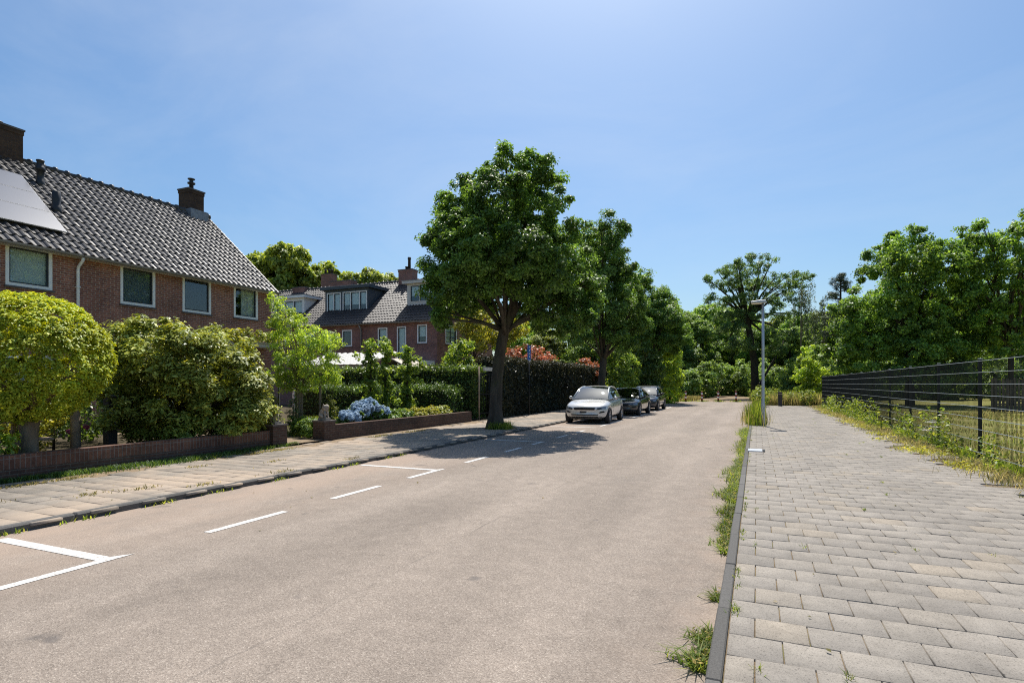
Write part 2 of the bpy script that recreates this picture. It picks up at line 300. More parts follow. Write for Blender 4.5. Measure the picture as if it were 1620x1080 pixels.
class MB:
    def __init__(s): s.v = []; s.f = []; s.sm = []; s.mi = []; s.cur = 0
    def add(s, vs, fs, smooth=False):
        b = len(s.v); s.v += [tuple(v) for v in vs]
        for f in fs: s.f.append([i + b for i in f]); s.sm.append(smooth); s.mi.append(s.cur)
        return s
    def box(s, x0, x1, y0, y1, z0, z1, m=None):
        vs = [(x0,y0,z0),(x1,y0,z0),(x1,y1,z0),(x0,y1,z0),(x0,y0,z1),(x1,y0,z1),(x1,y1,z1),(x0,y1,z1)]
        if m is not None: vs = [m @ Vector(v) for v in vs]
        return s.add(vs, [(0,3,2,1),(4,5,6,7),(0,1,5,4),(1,2,6,5),(2,3,7,6),(3,0,4,7)])
    def bar(s, a, b, wx, wz):
        a, b = Vector(a), Vector(b); d = b - a; q = d.to_track_quat('Y', 'Z').to_matrix().to_4x4(); q.translation = a
        return s.box(-wx/2, wx/2, 0, d.length, -wz/2, wz/2, q)
    def tube(s, pts, rad, n=8, cap=True):
        pts = [Vector(p) for p in pts]; rad = rad if isinstance(rad, (list, tuple)) else [rad]*len(pts)
        vs = []; fs = []; up = None
        for i, p in enumerate(pts):
            d = (pts[min(i+1, len(pts)-1)] - pts[max(i-1, 0)]).normalized()
            if up is None: up = d.orthogonal().normalized()
            up = (up - d*up.dot(d)).normalized(); r = d.cross(up)
            for k in range(n):
                a = 2*math.pi*k/n; vs.append(p + (up*math.cos(a) + r*math.sin(a))*rad[i])
        for i in range(len(pts)-1):
            for k in range(n):
                k2 = (k+1) % n; fs.append((i*n+k, i*n+k2, (i+1)*n+k2, (i+1)*n+k))
        if cap: fs += [tuple(reversed(range(n))), tuple(range((len(pts)-1)*n, len(pts)*n))]
        return s.add(vs, fs, True)
    def lathe(s, prof, c=(0,0,0), n=16):
        vs = []; fs = []
        for r, z in prof:
            for k in range(n):
                a = 2*math.pi*k/n; vs.append((c[0]+r*math.cos(a), c[1]+r*math.sin(a), c[2]+z))
        for i in range(len(prof)-1):
            for k in range(n):
                k2 = (k+1) % n; fs.append((i*n+k, i*n+k2, (i+1)*n+k2, (i+1)*n+k))
        fs += [tuple(reversed(range(n))), tuple(range((len(prof)-1)*n, len(prof)*n))]
        return s.add(vs, fs, True)
    def prism(s, poly, axis, a, b):
        n = len(poly)
        def P(p, t): return (t, p[0], p[1]) if axis == 'x' else ((p[0], t, p[1]) if axis == 'y' else (p[0], p[1], t))
        return s.add([P(p, a) for p in poly] + [P(p, b) for p in poly], [tuple(range(n)), tuple(reversed(range(n, 2*n)))] + [(i, i+n, (i+1) % n + n, (i+1) % n) for i in range(n)])
    def build(s, name, mats, parent=None, bevel=0):
        me = bpy.data.meshes.new(name); me.from_pydata(s.v, [], s.f)
        me.polygons.foreach_set('use_smooth', s.sm); me.polygons.foreach_set('material_index', s.mi)
        for m in (mats if isinstance(mats, (list, tuple)) else [mats]): me.materials.append(m)
        bm = bmesh.new(); bm.from_mesh(me); bmesh.ops.recalc_face_normals(bm, faces=bm.faces)
        if bevel: bmesh.ops.bevel(bm, geom=bm.edges[:], offset=bevel, segments=1, affect='EDGES', clamp_overlap=True)
        bm.to_mesh(me); bm.free(); me.update()
        o = bpy.data.objects.new(name, me); COL.objects.link(o)
        if parent: o.parent = parent
        return o
def children(o): return [c for c in bpy.data.objects if c.parent == o]
def copy_tree(o, parent=None):
    c = o.copy(); COL.objects.link(c); c.parent = parent
    for ch in children(o): copy_tree(ch, c)
    return c

# ------------------------------------------------------------------ foliage
def unit(a): return a / (np.linalg.norm(a, axis=1, keepdims=True) + 1e-9)
def rdir(n): return unit(rng.normal(size=(n, 3)))
def leaf_geo(P, N, size, aspect=.55, fold=.18, droop=0.0, jit=.5):
    n = len(P); N = unit(N); T = rdir(n); T[:, 2] -= droop; T = unit(T - N*np.sum(T*N, 1, keepdims=True)); B = np.cross(N, T)
    s = (size*(1 + jit*rng.uniform(-1, 1, n)))[:, None]
    a = P - T*s*.5; b = P + B*s*aspect*.5 + N*s*fold; c = P + T*s*.5; d = P - B*s*aspect*.5 + N*s*fold
    V = np.stack([a, b, c, d], 1).reshape(-1, 3); F = np.arange(4*n).reshape(-1, 4); return V, F
def clump_points(lobes, clump_r, per, dens=1.0, up=.55, flat=.75, inner=.55, rnd=.75):
    """leaf positions and normals: clumps of leaves scattered over and inside each lobe (x,y,z,rx,ry,rz)"""
    PP = []; NN = []
    for (x, y, z, rx, ry, rz) in lobes:
        rm = (rx*ry*rz)**(1/3)
        k = max(3, int(dens*5.0*(rm/clump_r)**2))
        d = rdir(k); rad = rng.uniform(inner, 1.0, k)**.6
        c = np.array([x, y, z]) + d*rad[:, None]*np.array([rx, ry, rz])
        cr = clump_r*rng.uniform(.6, 1.3, k)
        m = (per*rng.uniform(.55, 1.3, k)).astype(int)
        idx = np.repeat(np.arange(k), m); n = len(idx); o = rdir(n); r = rng.uniform(0, 1, n)**.5
        p = c[idx] + o*(r*cr[idx])[:, None]*np.array([1, 1, flat])
        nn = o*.35 + d[idx]*.45 + np.array([0, 0, up]) + rnd*rng.normal(size=(n, 3))*.6
        PP.append(p); NN.append(nn)
    return np.concatenate(PP), np.concatenate(NN)
def trace(pts, ox, oy, ppm, depth, double=True, seed=1, zr=1.0, thin=1.0):
    """outline circles (x, y, r) measured on the plant, turned into lobes in metres about its foot, spread through its own depth"""
    g = random.Random(seed); xs = [p[0] for p in pts]; cx = (min(xs)+max(xs))/2; hw = max((max(xs)-min(xs))/2, 1)
    out = []
    for (px, py, r) in pts:
        R = r/ppm; e = math.sqrt(max(.08, 1-((px-cx)/hw)**2))
        for sgn in ((-1, 1) if double else (0,)):
            yy = sgn*depth*e*g.uniform(.25, .95) + g.uniform(-.1, .1)*depth
            out.append(((px-ox)/ppm, yy, (oy-py)/ppm, R, R*1.05*thin, R*zr))
    return out
def limbs(mb, fork0, lobes, r0, g, twig=True, sag=.15, n=7):
    fork0 = Vector(fork0)
    for (x, y, z, rx, ry, rz) in lobes:
        fork = fork0 + Vector((0, 0, g.uniform(-.12, .35)*max(.3, r0*6))); t = Vector((x, y, z)); d = t - fork
        m1 = fork + d*.4 + Vector((g.uniform(-.12, .12), g.uniform(-.12, .12), sag*.5))*d.length*.5
        m2 = fork + d*.75 + Vector((g.uniform(-.1, .1), g.uniform(-.1, .1), sag*.3))*d.length*.4
        rr = r0*g.uniform(.45, .8)
        mb.tube([fork, m1, m2, t], [rr, rr*.7, rr*.42, rr*.2], n)
        if twig:
            for q in range(3):
                e = t + Vector((g.uniform(-1, 1)*rx, g.uniform(-1, 1)*ry, g.uniform(-.6, 1)*rz))*.8
                mb.tube([m2, (m2+e)/2 + Vector((0, 0, .08)), e], [rr*.32, rr*.2, rr*.07], 5)
def plant(name, loc, rz, lobes, leaf, leafsize, clump_r, per, trunk=None, bark='bark', label=None, cat='tree', group=None, crownname='crown', trunkname='trunk',
          fork=None, r0=.2, dens=1.0, limb_step=2, seed=3, droop=.0, aspect=.55, up=.55, extra=None, sprigs=0, **kw):
    root = empty(name, loc, rz, label, cat, group); base_lobes = lobes
    if sprigs:
        g_ = random.Random(seed+5); zc = sum(l[2] for l in lobes)/len(lobes); ex = []
        for q in range(sprigs):
            l = g_.choice(lobes); d_ = Vector((g_.gauss(0, 1), g_.gauss(0, 1), g_.gauss(.25, 1))).normalized(); f_ = g_.uniform(.95, 1.22); r_ = g_.uniform(.35, .6)*clump_r
            ex.append((l[0]+d_.x*l[3]*f_, l[1]+d_.y*l[4]*f_, l[2]+d_.z*l[5]*f_, r_, r_, r_*.8))
        lobes = list(lobes) + ex
    P, N = clump_points(lobes, clump_r, per, dens, up=up, **kw)
    V, F = leaf_geo(P, N, leafsize, aspect, droop=droop)
    np_mesh(crownname, V, F, leaf if not isinstance(leaf, str) else M[leaf], root)
    if trunk:
        mb = MB(); mb.tube([p for p, r in trunk], [r for p, r in trunk], 12)
        if fork: limbs(mb, fork, base_lobes[::limb_step], r0, random.Random(seed))
        if extra: extra(mb)
        mb.build(trunkname, M[bark], root)
    return root

def hedge_points(x0, x1, y0, y1, z0, z1, n, bump=.12, top=True, faces='xXyY', seed=0):
    A = {'x': (y1-y0)*(z1-z0), 'X': (y1-y0)*(z1-z0), 'y': (x1-x0)*(z1-z0), 'Y': (x1-x0)*(z1-z0), 't': (x1-x0)*(y1-y0)*1.3}
    fs = list(faces) + (['t'] if top else []); tot = sum(A[f] for f in fs); PP = []; NN = []
    for f in fs:
        k = int(n*A[f]/tot); u = rng.uniform(0, 1, k); v = rng.uniform(0, 1, k)
        if f in 'xX':
            p = np.stack([np.full(k, x0 if f == 'x' else x1), y0+u*(y1-y0), z0+v*(z1-z0)], 1); nn = np.tile([-1 if f == 'x' else 1, 0, 0.], (k, 1))
        elif f in 'yY':
            p = np.stack([x0+u*(x1-x0), np.full(k, y0 if f == 'y' else y1), z0+v*(z1-z0)], 1); nn = np.tile([0, -1 if f == 'y' else 1, 0.], (k, 1))
        else:
            p = np.stack([x0+u*(x1-x0), y0+v*(y1-y0), np.full(k, z1)], 1); nn = np.tile([0, 0, 1.], (k, 1))
        q = p*2.3 + seed
        h = np.sin(q[:, 0]*1.7+q[:, 1])*np.sin(q[:, 1]*1.3+q[:, 2]*1.9)*np.cos(q[:, 2]*2.1+q[:, 0]*.7) + .6*np.sin(q[:, 1]*4.1)*np.sin(q[:, 2]*3.7+q[:, 0]*4.3)
        p = p + nn*(h*bump)[:, None] + rng.normal(size=(k, 3))*bump*.55 - nn*(np.abs(rng.normal(size=k))*bump*.6)[:, None]
        PP.append(p); NN.append(nn*.8 + np.array([0, 0, .35]) + rng.normal(size=(k, 3))*.55)
    return np.concatenate(PP), np.concatenate(NN)
def hedge(name, b, n, leaf, size, label, cat='hedge', bump=.12, seed=0, core_in=.16, group=None, loc=(0,0,0), rz=0):
    root = empty(name, loc, rz, label, cat, group); x0, x1, y0, y1, z0, z1 = b
    P, N = hedge_points(x0, x1, y0, y1, z0, z1, n, bump, seed=seed)
    V, F = leaf_geo(P, N, size, .6); np_mesh('foliage', V, F, M[leaf], root)
    i = core_in; MB().box(x0+i, x1-i, y0+i, y1-i, z0-.05, z1-i).build('branches', M['core'], root)
    return root
def blades(name, P, h, leaf, label, cat, kind='stuff', width=.012, lean=.45, group=None, parent=None):
    n = len(P); a = rng.uniform(0, 2*np.pi, n); d = np.stack([np.cos(a), np.sin(a), np.zeros(n)], 1); s = np.stack([-np.sin(a), np.cos(a), np.zeros(n)], 1)
    hh = (h if np.ndim(h) else np.full(n, h))*rng.uniform(.5, 1.3, n); ln = hh*lean*rng.uniform(.2, 1.8, n); wd = (width*rng.uniform(.6, 1.4, n))[:, None]
    up = np.array([0, 0, 1.])
    b0 = P - s*wd*.5; b1 = P + s*wd*.5; m = P + d*(ln*.35)[:, None] + up*(hh*.6)[:, None]; t = P + d*ln[:, None] + up*hh[:, None]
    V = np.stack([b0, b1, m + s*wd*.4, t, m - s*wd*.4], 1).reshape(-1, 3)
    F4 = np.arange(n)[:, None]*5
    F = np.concatenate([F4 + np.array([0, 1, 2, 4])], 0); F2 = F4 + np.array([4, 2, 3, 3])
    # tips as degenerate-free triangles: duplicate point nudged
    V = np.concatenate([V, t + s*wd*.06]); F2 = np.concatenate([F4 + np.array([4, 2])[None], (np.arange(n) + 5*n)[:, None], F4 + 3], 1)
    o = np_mesh(name, V, np.concatenate([F, F2]), M[leaf], parent)
    if parent is None: tag(o, label, cat, group, kind)
    return o

# ------------------------------------------------------------------ the setting
def sheet(name, x0, x1, y0, y1, z, m, label=None, cat=None, n=1):
    mb = MB(); mb.add([(x0,y0,z),(x1,y0,z),(x1,y1,z),(x0,y1,z)], [(0,1,2,3)])
    return tag(mb.build(name, M[m]), label, cat, None, 'structure')
sheet('ground', -900, 900, -300, 1500, -.03, 'meadow', 'grassy ground spreading under trees and houses to the horizon', 'ground')
sheet('road', -7.14, -.2, -25, 52.6, 0, 'asphalt', 'worn beige asphalt street running towards the red and white bollards', 'road')
sheet('field', 3.5, 70, -25, 120, .055, 'meadow', 'dry grass field behind the dark wire fence', 'field')
sheet('garden_ground', -60, -10.62, -25, 36, .10, 'soil', 'shaded garden soil between the houses and the low brick walls', 'ground')
mb = MB()      # path behind the bollards, bending left into the wood
cx = [(-3.4, 52.5, 3.2), (-3.3, 58, 3.0), (-3.0, 64, 2.5), (-2.9, 72, 2.0), (-4.2, 82, 1.7), (-7, 92, 1.5)]
vs = []
for x, y, h in cx: vs += [(x-h, y, -.004), (x+h, y, -.004)]
mb.add(vs, [(2*i, 2*i+1, 2*i+3, 2*i+2) for i in range(len(cx)-1)]); tag(mb.build('path', M['sand']), 'pale path leading from the bollards into the wood', 'path', None, 'structure')
sheet('garden_path', -18.2, -10.3, 10.5, 11.6, .112, 'sand', 'pale garden path through the gap between the two brick walls', 'path')

def slabs(name, x0, nx, y0, ny, sx, sy, z, mat, half, label, gap=.007, skip=None, ch=.0032, tilt=.0024):
    V = []; F = []; k = 0; g = np.random.default_rng(5)
    for j in range(ny):
        off = 0 if not half else (sx/2 if j % 2 else 0)
        for i in range(-1, nx):
            a = x0 + i*sx + off; b = a + sx; a = max(a, x0)
            if b - a < .05: continue
            c = y0 + j*sy; d = c + sy
            if skip and skip(a, b, c, d, g): continue
            a, b, c, d = a+gap/2+g.uniform(-.001,.001), b-gap/2, c+gap/2+g.uniform(-.0012,.0012), d-gap/2
            e = g.uniform(-tilt, tilt, 4); dz = g.uniform(-tilt, tilt)
            ring = [(a,c),(b,c),(b,d),(a,d)]
            V += [(p[0], p[1], z-.03) for p in ring] + [(p[0], p[1], z-ch+e[q]+dz) for q, p in enumerate(ring)]
            inn = [(a+ch,c+ch),(b-ch,c+ch),(b-ch,d-ch),(a+ch,d-ch)]
            V += [(p[0], p[1], z+e[q]+dz) for q, p in enumerate(inn)]
            for q in range(4):
                r = (q+1) % 4; F += [(k+q, k+r, k+4+r, k+4+q), (k+4+q, k+4+r, k+8+r, k+8+q)]
            F.append((k+8, k+9, k+10, k+11)); k += 12
    return tag(np_mesh(name, V, F, M[mat]), label, 'pavement', None, 'structure')
sheet('pavement_bedding', -.16, 3.9, -8, 43.2, .064, 'joint', 'soil and moss in the joints of the grey pavement', 'bedding')
slabs('pavement', -.155, 14, -3, 160, .291, .288, .08, 'slab_r', True, 'grey concrete slab pavement between street and wire fence',
      skip=lambda a, b, c, d, g: (b > 3.25 + .25*math.sin(c*.7) + .15*math.sin(c*2.3) and g.random() < .55) or b > 3.85)
sheet('sidewalk_bedding', -10.62, -7.25, -12, 50, .062, 'sand', 'sand showing between the slabs of the far sidewalk', 'bedding')
slabs('sidewalk', -10.27, 10, -4, 178, .302, .302, .076, 'slab_l', True, 'sandy concrete slab sidewalk along the garden walls', ch=.005, tilt=.003,
      skip=lambda a, b, c, d, g: (a < -9.9 and g.random() < .6) or (abs(c-17.3) < .55 and abs(a+8.05) < .55))
def kerb(name, x0, x1, y0, y1, z, ln, label, bev):
    V = MB(); y = y0; g = random.Random(3)
    while y < y1:
        e = g.uniform(-.004, .004); V.box(x0+e, x1+e, y+.003, min(y+ln, y1)-.003, -.1, z+g.uniform(-.004, .004)); y += ln
    return tag(V.build(name, M['kerb'], None, bev), label, 'kerb', None, 'structure')
kerb('kerb', -7.25, -7.14, -12, 50, .082, 1.0, 'raised dark kerb edging the sandy sidewalk', .02)
kerb('kerb', -.238, -.160, -6, 43, .088, 1.0, 'narrow grey kerb overgrown with weeds beside the slab pavement', .008)
def marking(poly, label, cat='road marking'):
    mb = MB(); mb.add([(x, y, .004) for x, y in poly], [tuple(range(len(poly)))])
    return tag(mb.build('road_marking', M['paint']), label, cat, 'white parking bay lines', 'structure')
def dash(y0, y1, label, x=-5.3, w=.1): marking([(x-w/2, y0), (x+w/2, y0), (x+w/2, y1), (x-w/2, y1)], label)
def bay(y, y0, label):      # cross line from near the kerb, with its leg running back along the bay edge
    marking([(-6.98, y-.06), (-5.35, y-.06), (-5.35, y0), (-5.25, y0), (-5.25, y+.22), (-5.35, y+.06), (-6.98, y+.06)], label)
bay(3.22, .4, 'wide white bay corner nearest the camera on the asphalt')
dash(4.22, 5.30, 'first separate white dash beyond the nearest bay corner'); dash(6.14, 7.20, 'second separate white dash just before the middle bay corner')
bay(8.92, 7.98, 'white bay corner in the sun just before the tree shade')
dash(10.0, 11.0, 'white dash at the near edge of the tree shade'); dash(11.9, 12.9, 'white dash in the middle of the tree shade')
bay(14.35, 13.6, 'white bay corner lying in the tree shade'); dash(15.6, 16.6, 'white dash at the far edge of the tree shade')
dash(17.5, 18.5, 'white dash in the sun just past the tree shade'); marking([(-6.98, 19.75), (-5.25, 19.75), (-5.25, 19.87), (-6.98, 19.87)], 'thin white cross line in front of the silver car')
for y, t in ((20.6, 'white line running under the flank of the silver car'), (26.6, 'white line beside the front wheel of the dark grey car'), (32.4, 'white line beside the navy car')):
    dash(y, y+3.6, t)
dash(37.5, 39.5, 'short white line past the last parked car')

# ------------------------------------------------------------------ houses (local frame: x along the facade, y inwards, z up)
def pantiles(mb, x0, x1, y0, z0, y1, z1, ew=.225, eh=.34):
    """rows of wavy tiles from the eave (y0,z0) up to the ridge (y1,z1)"""
    L = math.hypot(y1-y0, z1-z0); ty, tz = (y1-y0)/L, (z1-z0)/L; sg = 1 if y1 > y0 else -1
    ny, nz = -tz*sg, ty*sg; n = max(1, round((x1-x0)/ew)); w = (x1-x0)/n; r = max(1, round(L/eh)); h = L/r
    prof = [(0, .0), (.10, .028), (.26, .050), (.42, .036), (.58, .004), (.78, -.012)]
    xs = []; os_ = []
    for i in range(n):
        for a, o in prof: xs.append(x0+(i+a)*w); os_.append(o)
    xs.append(x1); os_.append(0.0); m = len(xs); g = random.Random(9)
    for j in range(r):
        vs = []
        jit = [g.uniform(-.005, .005) for _ in range(n+1)]
        for s_, lift in ((j*h, .010), (j*h, .038), ((j+1)*h+.02, .006)):
            for q in range(m):
                o = os_[q] + lift + jit[q//6]
                vs.append((xs[q], y0+ty*s_+ny*o, z0+tz*s_+nz*o))
        fs = [(k*m+q, k*m+q+1, (k+1)*m+q+1, (k+1)*m+q) for k in (0, 1) for q in range(m-1)]
        mb.add(vs, fs, False)
def wall_openings(mb, x0, x1, z0, z1, ops, place, depth=.13):
    us = sorted({x0, x1} | {o[0] for o in ops} | {o[1] for o in ops}); zs = sorted({z0, z1} | {o[2] for o in ops} | {o[3] for o in ops})
    for a, b in zip(us, us[1:]):
        for c, d in zip(zs, zs[1:]):
            if any(o[0] <= a+1e-6 and b-1e-6 <= o[1] and o[2] <= c+1e-6 and d-1e-6 <= o[3] for o in ops): continue
            mb.add([place(a, 0, c), place(b, 0, c), place(b, 0, d), place(a, 0, d)], [(0, 1, 2, 3)])
    for o in ops:
        a, b, c, d = o[:4]
        mb.add([place(a,0,c), place(b,0,c), place(b,0,d), place(a,0,d), place(a,depth,c), place(b,depth,c), place(b,depth,d), place(a,depth,d)],
               [(0,1,5,4), (1,2,6,5), (2,3,7,6), (3,0,4,7)])
def window(root, o, place, back='room', fw=.085, fmat='white', sash='dark_frame', name='window', mull=(), bars=False, sill=True, proud=.012):
    """o = (u0,u1,z0,z1); place(u, inward, z) -> local point"""
    a, b, c, d = o
    def bx(mb, u0, u1, i0, i1, z0, z1):
        ps = [place(u, i, z) for z in (z0, z1) for (u, i) in ((u0, i0), (u1, i0), (u1, i1), (u0, i1))]
        mb.add(ps, [(0,3,2,1),(4,5,6,7),(0,1,5,4),(1,2,6,5),(2,3,7,6),(3,0,4,7)])
    mb = MB(); e = .003
    for (u0, u1, z0, z1) in ((a+e, a+fw, c+e, d-e), (b-fw, b-e, c+e, d-e), (a+fw, b-fw, d-fw, d-e), (a+fw, b-fw, c+e, c+fw)): bx(mb, u0, u1, -proud, .09, z0, z1)
    for m_ in mull: bx(mb, m_-.035, m_+.035, -proud+.004, .088, c+fw, d-fw)
    W = mb.build(name, M[fmat], root)
    a2, b2, c2, d2 = a+fw, b-fw, c+fw, d-fw
    sb = MB(); segs = sorted([a2] + [x for m_ in mull for x in (m_-.035, m_+.035)] + [b2]); sw = .04
    gl = MB()
    for u0, u1 in zip(segs[::2], segs[1::2]):
        for (p, q, r_, s_) in ((u0, u0+sw, c2, d2), (u1-sw, u1, c2, d2), (u0+sw, u1-sw, d2-sw, d2), (u0+sw, u1-sw, c2, c2+sw)): bx(sb, p, q, .022, .075, r_, s_)
        if bars:
            um = (u0+u1)/2; bx(sb, um-.014, um+.014, .026, .06, c2+sw, d2-sw)
            for k in (1, 2): zz = c2+sw+(d2-c2-2*sw)*k/3; bx(sb, u0+sw, u1-sw, .03, .058, zz-.014, zz+.014)
        bx(gl, u0+sw, u1-sw, .045, .05, c2+sw, d2-sw)
    sb.build('sash', M[sash], W); gl.build('pane', M['glass'], W)
    if sill:
        s = MB(); bx(s, a-.03, b+.03, -.05, .05, c-.05, c-.003); s.build('sill', M['stone_sill'], W)
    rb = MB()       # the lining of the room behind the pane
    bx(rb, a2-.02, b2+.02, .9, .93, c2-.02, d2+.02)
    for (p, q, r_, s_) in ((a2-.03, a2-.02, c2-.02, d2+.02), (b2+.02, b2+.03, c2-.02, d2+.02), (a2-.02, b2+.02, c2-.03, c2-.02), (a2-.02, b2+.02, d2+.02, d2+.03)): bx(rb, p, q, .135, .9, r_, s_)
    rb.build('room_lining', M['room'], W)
    if back in ('blind', 'screen'):
        q = MB(); bx(q, a2+.01, b2-.01, .10, .105, c2+.01, d2-.01); q.build('blind', M[back], W)
    elif back == 'halfblind':
        q = MB(); bx(q, a2+.01, b2-.01, .10, .105, c2+(d2-c2)*.35, d2-.01); q.build('blind', M['blind'], W)
    elif back == 'curtain':
        q = MB(); n = 26; vs = []
        for k in range(n+1):
            u = a2+(b2-a2)*(.38+.62*k/n); i = .14+.03*math.sin(k*1.9)
            vs += [place(u, i, c2), place(u, i, d2)]
        q.add(vs, [(2*k, 2*k+2, 2*k+3, 2*k+1) for k in range(n)], True); q.build('curtain', M['curtain'], W)
    return W
def house(name, loc, rz, W, eave, ridge, D, front, label, side=None, brick='brick', tile='tile', fmat='white', gables=(True, True), overhang=.3, group=None, hip=None):
    root = empty(name, loc, rz, label, 'house', group)
    fp = lambda u, i, z: (u, i, z); rp = lambda u, i, z: (W-i, u, z); lp = lambda u, i, z: (i, u, z); bp_ = lambda u, i, z: (W-u, D-i, z)
    mb = MB(); wall_openings(mb, 0, W, -.2, eave, [o[0] for o in front], fp)
    wall_openings(mb, 0, W, -.2, eave, [], bp_)
    for gi, pl in ((0, lp), (1, rp)):
        ops = [o[0] for o in (side or [])] if gi == 1 else []
        if not gables[gi]:
            mb.add([pl(0,0,-.2), pl(D,0,-.2), pl(D,0,eave), pl(0,0,eave)], [(0,1,2,3)])
        else:
            wall_openings(mb, 0, D, -.2, eave, ops, pl); mb.add([pl(0,0,eave), pl(D,0,eave), pl(D/2,0,ridge-.05)], [(0,1,2)])
    mb.build('wall', M[brick], root)
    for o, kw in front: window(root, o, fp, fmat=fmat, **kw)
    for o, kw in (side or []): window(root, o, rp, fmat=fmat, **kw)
    sl = (ridge-eave)/(D/2); ov = overhang; x0 = -(.12 if gables[0] else 0); x1 = W+(.12 if gables[1] else 0)
    mb = MB(); zf = eave+.02-ov*sl
    mb.add([(x0,-ov,zf-.03),(x1,-ov,zf-.03),(x1,D/2,ridge-.0),(x0,D/2,ridge-.0),(x0,D+ov,zf-.03),(x1,D+ov,zf-.03)], [(0,1,2,3),(3,2,5,4)])
    pantiles(mb, x0, x1, -ov, zf, D/2, ridge+.04); pantiles(mb, x0, x1, D+ov, zf, D/2, ridge+.04)
    R = mb.build('roof', M[tile], root)
    rc = MB(); k = int((x1-x0)/.36); g = random.Random(4)
    for i in range(k):
        a = x0+(x1-x0)*i/k; b = a+(x1-x0)/k; rc.tube([(a, D/2, ridge+.035), (b-.04, D/2, ridge+.045), (b-.038, D/2, ridge+.06), (b+.015, D/2, ridge+.06)], [.105, .115, .135, .135], 10)
    rc.build('ridge_cap', M[tile], R)
    ed = MB()
    for x, on in ((x0, gables[0]), (x1, gables[1])):
        if on:
            ed.prism([(-ov, zf-.17), (D/2, ridge-.13), (D/2, ridge+.05), (-ov, zf+.02)], 'x', x-.015, x+.025)
            ed.prism([(D+ov, zf-.17), (D/2, ridge-.13), (D/2, ridge+.05), (D+ov, zf+.02)], 'x', x-.015, x+.025)
    if ed.v: ed.build('verge_board', M['cream' if brick != 'brick' else 'grey_zinc'], R)
    gm = MB(); pr = []
    for s in range(9): a = math.pi + math.pi*s/8; pr.append((-ov-.04+.075*math.cos(a), zf-.015+.075*math.sin(a)))
    for s in range(9): a = 2*math.pi - math.pi*s/8; pr.append((-ov-.04+.066*math.cos(a), zf-.012+.066*math.sin(a)))
    gm.prism(pr, 'x', x0-.02, x1+.02); gm.build('gutter', M['grey_zinc'], root)
    sf = MB(); sf.box(x0, x1, -ov+.04, -.004, zf-.075, zf-.055); sf.build('soffit', M['cream'], root)
    return root, fp
def chimney(root, x, y, z0, z1, wx, wy, pots=(), mat='brick_chimney', cowl=False, D=0):
    mb = MB(); mb.box(x-wx/2, x+wx/2, y-wy/2, y+wy/2, z0, z1-.13); mb.box(x-wx/2-.02, x+wx/2+.02, y-wy/2-.02, y+wy/2+.02, z1-.13, z1)
    c = mb.build('chimney', M[mat], root)
    fl = MB(); fl.box(x-wx/2-.03, x+wx/2+.03, y-wy/2-.035, y+wy/2+.035, z0, z0+.12); 
    cp = MB(); cp.box(x-wx/2-.045, x+wx/2+.045, y-wy/2-.045, y+wy/2+.045, z1+.002, z1+.06); cp.build('chimney_cap', M['stone_sill'], c)
    for px, py, h in pots:
        q = MB()
        if cowl: q.lathe([(.09, 0), (.085, h*.5), (.15, h*.52), (.16, h*.62), (.08, h*.66), (.08, h*.85), (.14, h*.87), (.15, h*.93), (.03, h)], (x+px, y+py, z1+.06), 14)
        else: q.lathe([(.11, 0), (.10, h*.8), (.125, h*.82), (.12, h)], (x+px, y+py, z1+.06), 14)
        q.build('chimney_pot', M['black_pipe'], c)
    return c
def vent_pipe(root, x, y, z, h, r, cap=True):
    q = MB(); q.lathe([(r*1.25, -.25), (r*1.2, .05), (r, .08), (r, h*.5)] + ([(r*1.3, h*.52), (r*1.45, h*.6), (r*1.2, h*.7), (r*1.0, h*.74), (r*.95, h*.93), (r*1.15, h*.95), (r*1.1, h)] if cap else [(r, h), (r*.9, h+.01)]), (x, y, z), 16)
    p = q.build('vent_pipe', M['black_pipe'], root)
    f = MB(); f.box(x-r*2.6, x+r*2.6, y-.34, y-.02, z-.30, z-.275, None); return p
def dormer(root, x0, x1, y0, z0, z1, D, eave, ridge, wins, mat, fmat, fascia, ovh=.25):
    """box dormer on the front slope: front plane at y0, sill height z0, roof height z1"""
    sl = (ridge-eave)/(D/2); y1 = min((z1-.2-eave)/sl+.4, D/2+.3)
    mb = MB(); pl = lambda u, i, z: (u, y0+i, z)
    wall_openings(mb, x0, x1, z0, z1-.2, [o for o, k in wins], pl, .1)
    for x in (x0, x1): mb.add([(x, y0, z0-.2), (x, y0, z1-.2), (x, y1, z1-.2), (x, y1, z0+.6)], [(0,1,2,3)])
    mb.add([(x0, y0+.002, z0-.25), (x1, y0+.002, z0-.25), (x1, y0+.002, z0), (x0, y0+.002, z0)], [(0,1,2,3)])
    d = mb.build('dormer', M[mat], root)
    rf = MB(); rf.box(x0-ovh, x1+ovh, y0-ovh, y1+.3, z1-.2, z1-.03); rf.build('dormer_fascia', M[fascia], d)
    tp = MB(); tp.box(x0-ovh-.02, x1+ovh+.02, y0-ovh-.02, y1+.3, z1-.028, z1+.012); tp.build('dormer_roof', M['lead'], d)
    for o, kw in wins: window(d, o, pl, fmat=fmat, sill=False, **kw)
    return d

